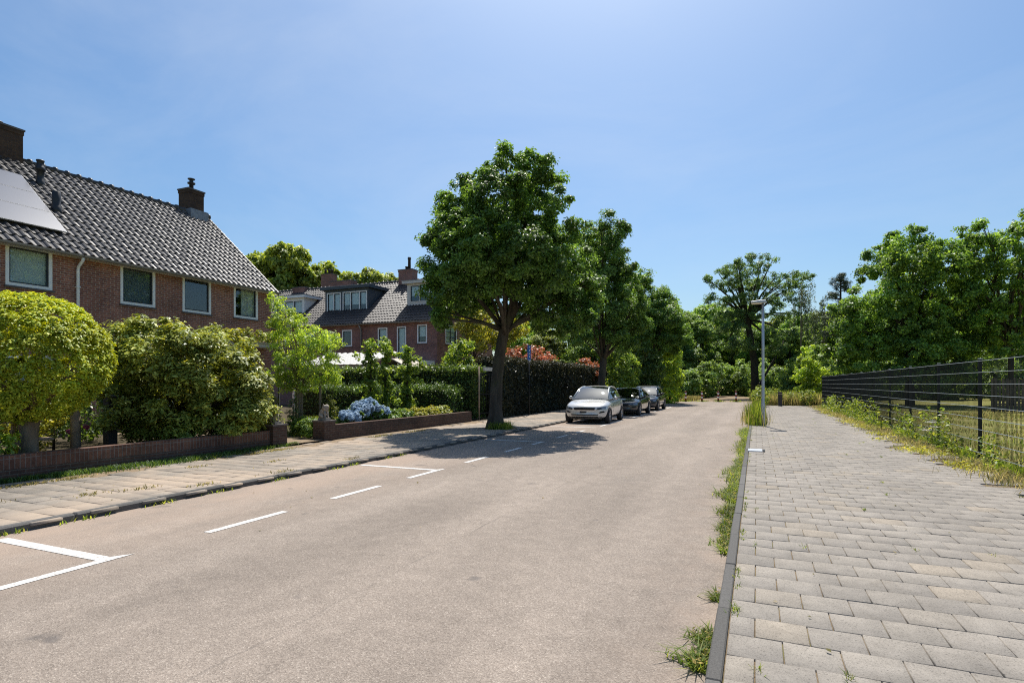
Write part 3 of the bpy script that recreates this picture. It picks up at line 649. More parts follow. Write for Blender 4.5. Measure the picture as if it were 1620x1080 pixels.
# first terrace: facade along the street on X = -18.5, local x runs to +Y
D1 = 7.6; EV, RG = 5.58, 8.86
hA, fp = house('brick_house', (-18.5, 1.6, 0), math.pi/2, 8.76, EV, RG, D1,
    [((7.04, 8.15, 4.22, 5.36), dict(back='blind')), ((3.0, 4.2, 4.22, 5.36), dict(back='curtain')), ((6.3, 8.2, .75, 2.35), dict(back='curtain', mull=(7.25,))), ((2.6, 4.6, .75, 2.35), dict(back='curtain', mull=(3.6,)))],
    'red brick house with solar panels on its dark tiled roof', gables=(True, False), group='brick terrace houses along the street')
chimney(hA, 8.6, D1/2+.15, 8.2, 9.83, 1.25, .62, ((-.35, 0, .12), (.1, 0, .12)))
hB, fp = house('brick_house', (-18.5, 10.36, 0), math.pi/2, 7.36, EV, RG, D1,
    [((1.28, 2.42, 4.10, 5.35), dict(back='screen')), ((3.40, 4.54, 4.10, 5.36), dict(back='room')), ((5.53, 6.68, 4.13, 5.38), dict(back='curtain')),
     ((5.1, 6.62, .5, 2.86), dict(back='curtain', mull=(5.86,))), ((1.0, 3.4, .75, 2.35), dict(back='curtain', mull=(2.2,)))],
    'red brick house with three white framed upper windows at the terrace end', gables=(False, True), group='brick terrace houses along the street')
chimney(hB, 6.72, D1/2+.1, 8.3, 9.82, .72, .62, ((0, 0, .55),), cowl=True)
lf = MB(); lf.box(6.30, 7.14, D1/2-.42, D1/2+.44, 8.52, 8.97); lf.build('chimney_flashing', M['lead'], hB)
sl1 = (RG-EV)/(D1/2)
vent_pipe(hB, .50, 2.75, EV+2.75*sl1+.1, .72, .10); vent_pipe(hB, .32, 1.55, EV+1.55*sl1+.1, .52, .115, False)
dp = MB(); dp.tube([(.02, -.33, 5.28), (.02, -.30, 5.18), (.02, -.10, 5.02), (.02, -.075, 4.9), (.02, -.075, 0.1)], .042, 10)
for z in (1.4, 2.9, 4.4): dp.box(-.03, .07, -.12, -.002, z, z+.03)
dp.build('downpipe', M['white'], hB)
cn = MB(); cn.box(4.6, 7.1, -.95, -.004, 2.98, 3.12); cn.box(4.56, 7.14, -1.0, -.003, 3.123, 3.15); cn.tube([(6.95, -.85, .1), (6.95, -.85, 2.98)], .045, 8); cn.build('door_canopy', M['cream'], hB)
th = math.atan(sl1); up = Vector((0, math.cos(th), math.sin(th))); nn = Vector((0, -math.sin(th), math.cos(th)))
for r_ in range(3):
    for c_ in range(4):
        x1 = 8.70 - c_*1.70; s0 = .55 + r_*1.04
        if c_ > 2: continue
        m4 = Matrix(((1,0,0,x1-1.68), (0,up.y,nn.y,0), (0,up.z,nn.z,EV), (0,0,0,1)))
        p = MB(); p.box(0, 1.68, s0, s0+1.02, .13, .165, m4); P_ = p.build('solar_panel', M['alu'], hA)
        g_ = MB(); g_.box(.008, 1.672, s0+.008, s0+1.012, .1655, .169, m4); g_.build('solar_cells', M['solar_glass'], P_)

# second terrace: facade towards the camera on Y = 30.5, local x runs to +X
D2 = 8.0; EV2, RG2 = 5.72, 8.85
def row_house(x0, W, front, label, side=None, gables=(False, False)):
    return house('brick_house', (x0, 30.5, 0), 0, W, EV2, RG2, D2, front, label, side, 'brick_far', 'tile_far', 'white', gables, group='brick terrace houses behind the gardens')[0]
hC = row_house(-23.9, 5.75, [((4.30, 5.02, 4.10, 5.28), dict(back='halfblind', sash='bark_dark')), ((2.78, 3.48, 3.0, 5.22), dict(back='blind', sash='bark_dark')), ((1.3, 2.05, 3.95, 5.2), dict(back='halfblind')), ((1.0, 3.9, .6, 2.4), dict(back='room', mull=(2.4,)))],
    'brown brick end house with a pale framed dormer behind the street tree', [((1.0, 2.5, 4.1, 5.36), dict(back='blind', bars=True)), ((3.5, 4.9, .8, 2.3), dict(back='room'))], (False, True))
dormer(hC, 2.75, 5.35, 1.2, 6.86, 8.32, D2, EV2, RG2, [((2.95, 5.2, 6.9, 8.05), dict(back='halfblind', mull=(3.7, 4.45), fw=.07))], 'cream', 'cream', 'cream')
chimney(hC, .95, D2/2, 8.2, 9.65, 1.15, .7, ((-.1, 0, .25), (.12, 0, .9)), mat='brick_far')
dp = MB(); dp.tube([(.02, -.3, 5.4), (.02, -.09, 5.1), (.02, -.08, .1)], .05, 8); dp.build('downpipe', M['grey_zinc'], hC)
ex = MB(); ex.box(3.7, 5.5, -1.4, -.004, -.1, 2.72); e_ = ex.build('extension', M['brick_far'], hC)
ex = MB(); ex.box(3.6, 5.6, -1.5, -.003, 2.723, 2.98); ex.build('extension_fascia', M['white'], e_)
hD = row_house(-29.65, 5.75, [((4.15, 4.98, 4.05, 5.16), dict(back='room')), ((2.5, 3.25, 3.0, 5.16), dict(back='blind')), ((1.0, 1.8, 4.05, 5.16), dict(back='blind'))], 'brown brick house with a wide dark slate dormer')
dormer(hD, 1.75, 5.45, 1.1, 6.45, 8.30, D2, EV2, RG2, [((1.9, 3.12, 6.50, 7.92), dict(back='blind', mull=(2.5,), fw=.07)), ((3.28, 5.35, 6.50, 7.92), dict(back='halfblind', mull=(3.95, 4.72), fw=.07))], 'slate_panel', 'white', 'slate_panel')
chimney(hD, .9, D2/2, 8.2, 9.25, 2.0, .7, (), mat='brick_far')
hE = row_house(-35.4, 5.75, [((4.1, 5.0, 4.05, 5.16), dict(back='room')), ((2.0, 3.0, 4.05, 5.16), dict(back='blind'))], 'brown brick house with a white boarded dormer beside the dark one')
dormer(hE, 2.75, 5.6, 1.1, 6.35, 7.95, D2, EV2, RG2, [((2.9, 5.45, 6.4, 7.6), dict(back='blind', mull=(3.75, 4.6), fw=.07))], 'white', 'white', 'white')
chimney(hE, 2.6, D2/2, 8.2, 9.05, 1.2, .7, (), mat='brick_far')
hF = row_house(-41.15, 5.75, [((4.1, 5.0, 4.05, 5.16), dict(back='room')), ((2.0, 3.0, 4.05, 5.16), dict(back='blind'))], 'brown brick house at the far left end of the row, with a white boarded dormer', gables=(True, False))
dormer(hF, 3.0, 5.3, 1.1, 6.35, 7.75, D2, EV2, RG2, [((3.15, 5.15, 6.4, 7.4), dict(back='blind', mull=(4.15,), fw=.07))], 'white', 'white', 'white')
hG, _ = house('brick_house', (-44.5, 41.5, 0), 0, 9.5, 7.6, 10.9, 8.0, [((1.0, 2.2, 4.1, 5.3), dict(back='room')), ((6.0, 7.2, 4.1, 5.3), dict(back='room'))], 'far brick house whose chimney rises between the garden trees', brick='brick_far', tile='tile_far')
chimney(hG, 4.8, 4.0, 10.4, 12.55, 1.35, .8, ((-.4, 0, .5), (.05, 0, .5), (.42, 0, .45)), mat='brick_far')

# ------------------------------------------------------------------ garden walls, gate, garden things
def garden_wall(y0, y1, z, mat, label, pillar, px=(-10.74, -10.36), capm=True):
    r = empty('garden_wall', (-10.55, (y0+y1)/2, 0), 0, label, 'garden wall')
    def loc(mb): mb.v = [(a+10.55, b-(y0+y1)/2, c) for a, b, c in mb.v]; return mb
    loc(MB().box(-10.66, -10.44, y0, y1, -.05, z*.55)).build('wall_foot', M['brick_wall2'], r)
    loc(MB().box(-10.655, -10.445, y0, y1, z*.55+.001, z)).build('coping', M[mat], r)
    if pillar: 
        loc(MB().box(px[0], px[1], pillar[0], pillar[1], -.05, z+.10)).build('pillar', M['brick_wall2'], r)
        loc(MB().box(px[0]-.02, px[1]+.02, pillar[0]-.02, pillar[1]+.02, z+.101, z+.14)).build('pillar_cap', M['stone_sill'], r)
    return r
garden_wall(-6, 9.98, .47, 'brick_wall', 'long low brick garden wall with upright bricks beside the dark grass strip', (9.985, 10.42))
garden_wall(12.13, 20.2, .46, 'brick_wall2', 'low dark brick garden wall below the blue hydrangea', (11.70, 12.125))
def lion(y, z, label):
    r = empty('stone_statue', (-10.55, y, z), 0, label, 'statue', 'stone statues on the wall pillars')
    mb = MB(); mb.box(-.13, .13, -.10, .10, 0, .06); mb.build('plinth', M['stone'], r)
    b = MB(); b.tube([(-.09,0,.05), (-.08,0,.13), (-.03,0,.22), (.02,0,.29), (.04,0,.33)], [.075,.088,.085,.07,.055], 10)
    b.tube([(.02,0,.27), (.05,0,.335), (.10,0,.345), (.135,0,.325)], [.085,.095,.07,.03], 10)
    for s in (-1, 1):
        b.tube([(.05, s*.045, .24), (.07, s*.05, .14), (.075, s*.05, .06), (.11, s*.05, .065)], [.035,.03,.026,.02], 7)
        b.tube([(-.06, s*.07, .14), (.0, s*.085, .10), (.03, s*.085, .07)], [.05,.045,.025], 7)
        b.tube([(.03, s*.06, .38), (.03, s*.07, .425)], [.025,.01], 6)
    b.build('figure', M['stone'], r); return r
lion(10.2, .61, 'weathered stone lion on the pillar of the long garden wall'); lion(11.91, .60, 'weathered stone lion on the pillar beside the hydrangea')

r = empty('garden_gate', (-10.7, 22.1, .1), 0, 'dark barred garden gate with pale posts between hedge and street tree', 'gate')
for y in (-.72, .72): MB().tube([(0, y, -.1), (0, y, 2.2)], .032, 10).build('post', M['wood'], r)
MB().box(-.03, .05, -.3, .9, 2.02, 2.18).build('crossbar', M['cream'], r)
g = MB()
for k in range(9): g.tube([(0, -.6+k*.15, .12), (0, -.6+k*.15, 1.95)], .012, 6)
for z in (.2, 1.0, 1.85): g.box(-.015, .015, -.67, .67, z, z+.035)
g.build('bars', M['anthracite'], r)

r = empty('picnic_table', (-12.6, 5.4, .12), math.radians(80), 'raw timber picnic table under the yellow-green round tree', 'picnic table')
for k in range(5): MB().box(-.9, .9, -.36+k*.146, -.36+k*.146+.138, .74, .78).build('board', M['wood'], r)
for s in (-1, 1):
    for k in range(2): MB().box(-.9, .9, s*.72+(k-1)*.146, s*.72+(k-1)*.146+.138, .44, .475).build('seat_board', M['wood'], r)
for x in (-.6, .6):
    f = MB(); f.bar((x, -.68, 0), (x, -.22, .74), .05, .10); f.bar((x+.055, .68, 0), (x+.055, .22, .74), .05, .10); f.box(x-.08, x-.03, -.85, .85, .345, .435); f.build('leg_frame', M['wood'], r)
r = empty('timber_post', (-12.6, 7.05, .1), 0, 'short weathered log post between round tree and dark shrub', 'post')
MB().tube([(0,0,-.1), (.01,0,.4), (-.01,0,.95)], [.095,.09,.085], 12).build('log', M['wood'], r); MB().lathe([(.10,0), (.10,.03), (.07,.045)], (-.01,0,.95), 12).build('cap', M['lead'], r)
r = empty('house_number_post', (-12.4, 7.6, .1), 0, 'dark timber post with small white house number marks', 'post')
MB().box(-.09, .09, -.09, .09, -.1, 1.2).build('post', M['wood_dark'], r); MB().box(-.11, .11, -.11, .11, 1.2, 1.235).build('cap', M['lead'], r)
mk = MB(); x = .093
mk.box(x, x+.006, -.045, .045, .86, .93)
mk.add([(x+.006, -.05, .72), (x+.006, .05, .72), (x+.006, .05, .77), (x+.006, 0, .83), (x+.006, -.05, .77), (x,-.05,.72),(x,.05,.72),(x,.05,.77),(x,0,.83),(x,-.05,.77)], [(0,1,2,3,4), (5,9,8,7,6)]+[(i, i+5, (i+1) % 5+5, (i+1) % 5) for i in range(5)])
mk.box(x, x+.006, -.045, -.02, .60, .69); mk.box(x, x+.006, .02, .045, .60, .69); mk.box(x, x+.006, -.02, .02, .67, .69); mk.build('number_marks', M['white_mark'], r)

# lean-to with white sheets and the small shed roofs between hedge and far terrace
r = empty('veranda', (-20.3, 24.6, .1), 0, 'veranda with a white corrugated sloping roof behind the clipped hedge', 'veranda')
mb = MB(); n = 44; vs = []
for k in range(n+1):
    xx = -2.3+4.6*k/n; w_ = .045*math.sin(k*math.pi*.5)
    vs += [(xx, -1.6, 2.42+w_), (xx, 1.6, 3.22+w_)]
mb.add(vs, [(2*k, 2*k+2, 2*k+3, 2*k+1) for k in range(n)], True); mb.build('roof', M['white_sheet'], r)
fr = MB()
for xx in (-2.2, 0, 2.2): fr.bar((xx, -1.55, 2.34), (xx, 1.58, 3.13), .06, .10)
fr.box(-2.32, 2.32, -1.64, -1.605, 2.26, 2.44); fr.build('roof_frame', M['wood'], r)
for xx in (-2.2, 2.2):
    for yy in (-1.5, 1.5): MB().box(xx-.05, xx+.05, yy-.05, yy+.05, 0, 2.3 if yy < 0 else 3.05).build('post', M['white'], r)
r = empty('garden_shed', (-17.3, 25.6, .1), 0, 'small garden shed with a beige pitched roof behind the hornbeams', 'shed')
MB().box(-1.1, 1.1, -.9, .9, 0, 2.2).build('wall', M['wood'], r)
q = MB(); q.prism([(-1.35, 2.15), (0, 2.78), (1.35, 2.15), (1.35, 2.10), (0, 2.72), (-1.35, 2.10)], 'y', -1.1, 1.1); q.build('roof', M['beige'], r)
q = MB(); q.box(-.4, .4, -.925, -.902, 0, 1.95); q.build('door', M['wood_dark'], r)

# ------------------------------------------------------------------ wire fence
WIRE = M['wire'] = simple('bare_steel_wire', (.40, .43, .44), .35, .5, var=.08)
F = empty('wire_fence', (3.94, 13.78, 0), 0, 'long dark steel wire mesh fence between slab pavement and field', 'fence')
def panel(a, b, z0=.12, z1=2.0):
    a = Vector(a); b = Vector(b); L = (b-a).length; d = (b-a)/L; q = Vector((-d.y, d.x, 0)); n = int(L/.05); mb = MB()
    def rod(p0, p1, r, s):
        mb.add([p0+s*r, p0+q*r, p0-s*r, p0-q*r, p1+s*r, p1+q*r, p1-s*r, p1-q*r], [(0,1,5,4),(1,2,6,5),(2,3,7,6),(3,0,4,7)])
    for k in range(n+1):
        p = a + d*(L*k/n); rod(p+Vector((0,0,z0)), p+Vector((0,0,z1+.03)), .0038, d)
    mb.cur = 1; z = z1
    while z > z0:
        for s in (-1, 1): rod(a+q*.008*s+Vector((0,0,z)), b+q*.008*s+Vector((0,0,z)), .004, Vector((0,0,1)))
        z -= .22
    return mb.build('panel', [M['anthracite'], WIRE], F)
def fpost(x, y):
    p = MB().box(x+.03, x+.08, y-.022, y+.022, -.1, 2.04).build('post', M['anthracite'], F); MB().box(x+.026, x+.084, y-.026, y+.026, 2.041, 2.06).build('cap', M['galv'], p)
SP = 2.72
for k in range(-5, 10):
    fpost(0, k*SP)
    if k < 9: panel((0, k*SP, 0), (0, (k+1)*SP, 0))
panel((0, 9*SP, 0), (-.12, 10*SP, 0)); fpost(-.12, 10*SP)
r = empty('board_fence', (14.6, 37.5, .05), math.radians(-4), 'grey vertical board fence behind the field on the right', 'fence')
for k in range(52):
    MB().box(-3.2+k*.155, -3.2+k*.155+.105, -.012, .012, .05, 1.78+.05*math.sin(k*2.3)).build('board', M['wood_grey'] if 'wood_grey' in M else M.setdefault('wood_grey', simple('silvered_board', (.10, .085, .075), .85, var=.5, scale=5)), r)
q = MB(); q.box(-3.2, 4.85, .013, .06, .4, .48); q.box(-3.2, 4.85, .013, .06, 1.4, 1.48); q.build('rail', M['wood_dark'], r)
for k in range(5): MB().box(-3.1+k*1.98, -3.0+k*1.98, .062, .15, -.1, 1.85).build('post', M['wood_dark'], r)

# ------------------------------------------------------------------ street furniture
r = empty('street_lamp', (.21, 22.06, .08), 0, 'slim grey street lamp with a flat head rising from tall grass', 'street lamp')
MB().lathe([(.068, -.1), (.068, .75), (.052, .85), (.046, 2.6), (.038, 4.36)], (0,0,0), 16).build('pole', M['galv'], r)
h = MB(); h.prism([(-.40, 4.37), (-.40, 4.41), (-.1, 4.45), (.09, 4.445), (.10, 4.35), (.02, 4.34)], 'y', -.15, .15); hd = h.build('lamp_head', M['galv'], r, .012)
MB().box(-.38, -.05, -.12, .12, 4.328, 4.362).build('lens', M['lamp_lens'], hd)
d_ = MB(); d_.box(-.025, .025, -.0715, -.062, .3, .65); d_.build('service_door', M['galv'], r)
def bollard(x, y, label):
    r = empty('bollard', (x, y, 0), 0, label, 'bollard', 'red and white bollards closing the street')
    MB().lathe([(.075, -.1), (.075, .86), (.06, .90), (.02, .92)], (0,0,0), 14).build('post', M['red_paint'], r)
    for z in (.30, .62): MB().lathe([(.078, z), (.078, z+.15)], (0,0,0), 14).build('band', M['white_mark'], r)
bollard(-5.73, 52.0, 'red and white bollard nearest the tall green hedge'); bollard(-4.4, 52.3, 'second red and white bollard from the tall green hedge')
bollard(-3.07, 52.6, 'third red and white bollard from the tall green hedge'); bollard(-1.64, 53.0, 'red and white bollard nearest the street lamp side of the street')
r = empty('timber_bollard', (1.44, 42.0, .05), .3, 'dark timber bollard at the end of the slab pavement', 'bollard')
MB().box(-.11, .11, -.11, .11, -.1, .98).build('post', M['wood_dark'], r, .015); MB().box(-.113, .113, -.113, .113, .80, .86).build('band', M['wood'], r)
r = empty('drain_cover', (-.02, 13.7, .085), 0, 'pale metal drain cover set across the narrow kerb', 'drain cover')
MB().box(-.16, .14, -.2, .2, -.05, .022).build('lid', M['galv'], r, .01); MB().box(.145, .19, -.19, .19, -.05, .018).build('frame', M['anthracite'], r)
r = empty('street_sign', (-9.95, 25.2, .1), 0, 'narrow blue sign with white marks standing in front of the red-tipped hedge', 'sign')
MB().tube([(0,0,-.1), (0,0,2.62)], .03, 10).build('pole', M['anthracite'], r)
rot = Matrix.Rotation(math.radians(93), 4, 'Z')
pl = MB(); pl.box(-.22, .22, -.012, .012, 2.60, 3.30, rot); p_ = pl.build('plate', M['blue_sign'], r)
mk = MB()
for z, a, b in ((3.18, -.06, .05), (3.02, -.05, .08), (2.86, -.08, .03), (2.72, -.03, .08)): mk.box(a, b, -.016, -.0125, z, z+.07, rot)
mk.build('marks', M['white_mark'], p_); MB().tube([(0,0,2.5), (0,0,2.61)], .06, 10).build('clamp', M['galv'], r)

# ------------------------------------------------------------------ cars (local frame: front at y = 0, length along +y)
from mathutils.bvhtree import BVHTree
def car(loc, label, paint, W=1.78, L=3.95, H=1.47, wb=2.42, fo=.76, wr=.315, low=0.0, cowl=1.05, roof0=1.8, roof1=2.9, rz=0.0, hood=.0, plate='black_trim', grille=True, lights=1):
    r = empty('parked_car', loc, rz, label, 'car', 'cars parked along the kerb')
    h = W/2; k = (H-low)/1.47
    #      y      zl   zm   zs    zt    w
    st = [(-.01, .34, .46, .54, .58+hood, .50), (.03, .27, .46, .60, .66+hood, .68), (.14, .22, .47, .66, .74+hood, .80), (.40, .20, .50, .72, .82+hood, .865), (.78, .20, .52, .77, .89+hood*.6, .89),
          (cowl+.1, .20, .52, .82, .965, .89), (2.0, .20, .52, .855, .985, .885), (2.9, .20, .53, .88, 1.0, .885), (L-.45, .22, .55, .90, 1.0, .87), (L-.12, .27, .58, .87, .95, .82), (L-.01, .34, .6, .8, .86, .70)]
    V = []; n = 14
    for (y, zl, zm, zs, zt, w) in st:
        w = w/.89*h; zl, zm, zs, zt = [q*k for q in (zl, zm, zs, zt)]
        half = [(0, zl), (.72*w, zl), (.95*w, zl+.05), (w, zm), (.975*w, zs), (.84*w, zt-.025), (.45*w, zt+.005), (0, zt+.02)]
        ring = half + [(-a, b) for a, b in half[-2:0:-1]]
        # sweep the corners of the nose and tail back
        for a, b in ring:
            sw = (abs(a)/h)**2.4; yy = y + (.30*sw*max(0, 1-y/.5) if y < .5 else (-.22*sw*max(0, 1-(L-y)/.4) if y > L-.5 else 0)); V.append((a, yy, b))
    mb = MB(); fs = []
    for i in range(len(st)-1):
        for q in range(n): fs.append((i*n+q, i*n+(q+1) % n, (i+1)*n+(q+1) % n, (i+1)*n+q))
    fs += [tuple(range(n)), tuple(range((len(st)-1)*n, len(st)*n))]
    mb.add(V, fs, True); body = mb.build('body', M[paint], r)
    md = body.modifiers.new('s', 'SUBSURF'); md.levels = md.render_levels = 2
    cb = MB()
    for yw in (fo, fo+wb): cb.tube([(-h-.3, yw, wr-.01), (h+.3, yw, wr-.01)], wr+.055, 28)
    cut = cb.build('cutter', M['black_trim'])
    cut.location = (0, 0, 0); body.parent = None
    b = body.modifiers.new('b', 'BOOLEAN'); b.operation = 'DIFFERENCE'; b.solver = 'EXACT'; b.object = cut
    dg = bpy.context.evaluated_depsgraph_get(); dg.update()
    me = bpy.data.meshes.new_from_object(body.evaluated_get(dg)); bvh = BVHTree.FromPolygons([v.co.copy() for v in me.vertices], [p.vertices[:] for p in me.polygons])
    body.modifiers.clear(); body.data = me; bpy.data.objects.remove(cut); body.parent = r
    for p in me.polygons: p.use_smooth = True
    if len(me.materials) > 1 or True:
        me.materials.clear(); me.materials.append(M[paint])
    def decal(name, quad, mat, axis='y', nu=8, nv=4, off=.006, parent=None, th=.0):
        """quad of (a,z) corners projected onto the bodywork, from the front (axis y) or from the right side (x)"""
        vs = []
        for i in range(nu+1):
            for j in range(nv+1):
                u, v = i/nu, j/nv
                a = (quad[0][0]*(1-u)+quad[1][0]*u)*(1-v) + (quad[3][0]*(1-u)+quad[2][0]*u)*v; z = (quad[0][1]*(1-u)+quad[1][1]*u)*(1-v) + (quad[3][1]*(1-u)+quad[2][1]*u)*v
                if axis == 'y': o, d = Vector((a, -2, z)), Vector((0, 1, 0))
                elif axis == 'x': o, d = Vector((3, a, z)), Vector((-1, 0, 0))
                else: o, d = Vector((-3, a, z)), Vector((1, 0, 0))
                hit = bvh.ray_cast(o, d); p = hit[0] if hit[0] is not None else o + d*2
                nn_ = hit[1] if hit[0] is not None else -d
                vs.append(p - d*off*.4 + nn_*off*.6*(1 if nn_.dot(d) < 0 else -1))
        m_ = MB(); m_.add(vs, [(i*(nv+1)+j, (i+1)*(nv+1)+j, (i+1)*(nv+1)+j+1, i*(nv+1)+j+1) for i in range(nu) for j in range(nv)], True)
        return m_.build(name, M[mat] if isinstance(mat, str) else mat, parent or r)
    z = lambda q: q*k
    if grille: decal('grille', [(-.40, z(.545)), (.40, z(.545)), (.43, z(.635)), (-.43, z(.635))], 'anthracite')
    decal('number_plate', [(-.17, z(.43)), (.09, z(.43)), (.09, z(.50)), (-.17, z(.50))], plate, off=.014)
    decal('lower_intake', [(-.52, z(.33)), (.52, z(.33)), (.55, z(.375)), (-.55, z(.375))], 'black_trim')
    decal('front_skirt', [(-.62, z(.255)), (.62, z(.255)), (.66, z(.29)), (-.66, z(.29))], 'black_trim')
    for s in (-1, 1):
        hl = decal('headlight', [(s*.47, z(.55)), (s*.79, z(.585)), (s*.80, z(.70)), (s*.50, z(.635))], 'lens_cover', off=.008)
        decal('lamp_bezel', [(s*.50, z(.56)), (s*.66, z(.58)), (s*.64, z(.63)), (s*.52, z(.615))], 'black_trim', off=.014, parent=hl)
        decal('fog_recess', [(s*.56, z(.42)), (s*.76, z(.45)), (s*.74, z(.51)), (s*.60, z(.48))], 'anthracite')
        ax = 'x' if s > 0 else 'nx'
        for ya, yb in ((cowl+.32, cowl+.335), (cowl+1.28, cowl+1.295)): decal('door_seam', [(ya, z(.27)), (yb, z(.27)), (yb+.02, z(.93)), (ya+.02, z(.93))], 'black_trim', ax, 1, 6, .003)
        decal('sill_trim', [(fo+wr+.1, z(.225)), (fo+wb-wr-.1, z(.225)), (fo+wb-wr-.1, z(.29)), (fo+wr+.1, z(.29))], 'black_trim', ax, 8, 2, .006)
        for yh in (cowl+1.1, cowl+1.95): decal('door_handle', [(yh-.17, z(.80)), (yh, z(.80)), (yh, z(.825)), (yh-.17, z(.825))], paint, ax, 3, 1, .02)
        mr = MB(); mr.lathe([(.03, 0), (.085, .03), (.10, .09), (.085, .15), (.03, .18)], (0,0,0), 12)
        mr.v = [(s*(h+.05)+a*.8, cowl+.42+b*.6, .93*k+c*.7) for a, b, c in mr.v]; mr.bar((s*(h-.06), cowl+.40, .96*k), (s*(h+.05), cowl+.42, .98*k), .05, .04); mr.build('mirror', M[paint if lights else 'black_trim'], r)
    # cabin: (y, belt half width, belt z, roof half width, roof z)
    zb = .985*k
    cs = [(cowl, .80, zb-.05, .76, zb-.04), (roof0-.25, .83, zb-.015, .63, zb+(H-.05-zb)*.77), (roof0+.12, .835, zb, .585, H-.035), ((roof0+roof1)/2, .84, zb+.01, .59, H), (roof1+.15, .82, zb+.02, .56, H-.035), (L-.42, .78, zb+.03, .60, zb+.22*k), (L-.12, .70, zb-.02, .62, zb)]
    def ring(c):
        y, wb_, b_, wr_, z_ = c; s_ = h/.89
        return [(wb_*s_, y, b_), ((wb_*.45+wr_*.55)*s_, y, b_*.42+z_*.58), (wr_*s_, y+.0, z_-.02), (wr_*.62*s_, y-.03, z_+.012), (0, y-.05 if y < 2 else y+.0, z_+.024)]
    R = [ring(c) for c in cs]; mir = lambda p: (-p[0], p[1], p[2])
    def strip(name, segs, cols, mat, both=False):
        m_ = MB()
        for sg in ((1, -1) if both else (1,)):
            for i in segs:
                for j in cols:
                    q = [R[i][j], R[i][j+1], R[i+1][j+1], R[i+1][j]]
                    m_.add([(sg*a, b, c) for a, b, c in q], [(0,1,2,3)], True)
        o = m_.build(name, M[mat], r); bm = bmesh.new(); bm.from_mesh(o.data); bmesh.ops.remove_doubles(bm, verts=bm.verts, dist=.0005); bmesh.ops.recalc_face_normals(bm, faces=bm.faces); bm.to_mesh(o.data); bm.free(); return o
    strip('windscreen', (0, 1), (2, 3), 'car_glass', True); strip('roof', (2, 3), (2, 3), paint if lights else 'black_trim', True); strip('rear_window', (4, 5), (2, 3), 'car_glass', True)
    for s in (1, -1):
        o = MB()
        for i in range(0, 5):
            for j in (0, 1): o.add([(s*a, b, c) for a, b, c in (R[i][j], R[i][j+1], R[i+1][j+1], R[i+1][j])], [(0,1,2,3)], True)
        o.build('side_window', M['car_glass'], r)
        pm = MB(); e = lambda p: (s*p[0], p[1], p[2])
        pm.tube([e(R[i][2]) for i in range(len(R))], [.03, .034, .034, .032, .034, .05, .04], 8); pm.build('roof_pillar', M[paint], r)
        bt = MB(); bt.tube([e(R[i][0]) for i in range(len(R))], .018, 6); bt.build('belt_trim', M['black_trim'], r)
        q = MB(); q.bar(e((R[3][0][0]-.005, cowl+1.25, zb)), e((R[3][2][0]+.0, cowl+1.22, H-.03)), .07, .03); q.build('door_pillar', M['black_trim'], r)
        rp = MB(); rp.add([e(R[5][0]), e(R[5][2]), e(R[6][2]), e(R[6][0])], [(0,1,2,3)]); rp.build('rear_pillar', M[paint], r)
    cab = MB(); cab.box(-.70, .70, cowl+.25, L-.5, zb-.1, zb+.012); cab.box(-.66, .66, cowl+.28, cowl+.62, zb, zb+.06); cab.build('dashboard', M['black_trim'], r)
    for x in (-.38, .38):
        s_ = MB(); s_.box(x-.23, x+.23, roof0+.25, roof0+.42, zb, zb+.22); s_.box(x-.12, x+.12, roof0+.30, roof0+.40, zb+.225, zb+.37); s_.build('seat', M['seat_fabric'], r, .03)
    un = MB(); un.box(-h*.72, h*.72, .35, L-.35, .17, .24*k); un.build('underbody', M['black_trim'], r)
    for yw in (fo, fo+wb):
        for s in (-1, 1):
            t = MB(); rot = Matrix.Rotation(math.pi/2*s, 4, 'Y'); t.lathe([(wr*.62, -.10), (wr*.94, -.10), (wr, -.07), (wr, .07), (wr*.94, .10), (wr*.68, .10), (wr*.66, .07)], (0,0,0), 28)
            t.v = [tuple(rot @ Vector(v) + Vector((s*(h-.105), yw, wr))) for v in t.v]
            w_ = t.build('wheel', M['tyre'], r)
            rm = MB(); rm.lathe([(wr*.67, -.02), (wr*.67, .078), (wr*.62, .085), (wr*.58, .05)], (0,0,0), 28); rm.lathe([(wr*.17, .02), (wr*.17, .075), (wr*.10, .088)], (0,0,0), 14)
            for a in range(5):
                for da in (-.13, .13):
                    an = a*2*math.pi/5+da; rm.bar((math.cos(an)*wr*.12, math.sin(an)*wr*.12, .062), (math.cos(an+da*.6)*wr*.63, math.sin(an+da*.6)*wr*.63, .068), .035, .022)
            rm.v = [tuple(rot @ Vector(v) + Vector((s*(h-.105), yw, wr))) for v in rm.v]; rm.build('rim', M['rim'], w_)
    return r
car((-6.17, 21.42, 0), 'silver white crossover parked first in the row', 'paint_silver', rz=math.radians(1.5), L=3.9)
car((-6.14, 27.5, 0), 'dark grey low saloon parked behind the silver car', 'paint_grey', L=4.3, H=1.37, wb=2.6, cowl=1.2, roof0=2.0, roof1=2.75, plate='white_mark')
car((-6.12, 33.1, 0), 'navy hatchback parked last in the row', 'paint_navy', L=4.1, H=1.44, wb=2.5, plate='white_mark', lights=0)

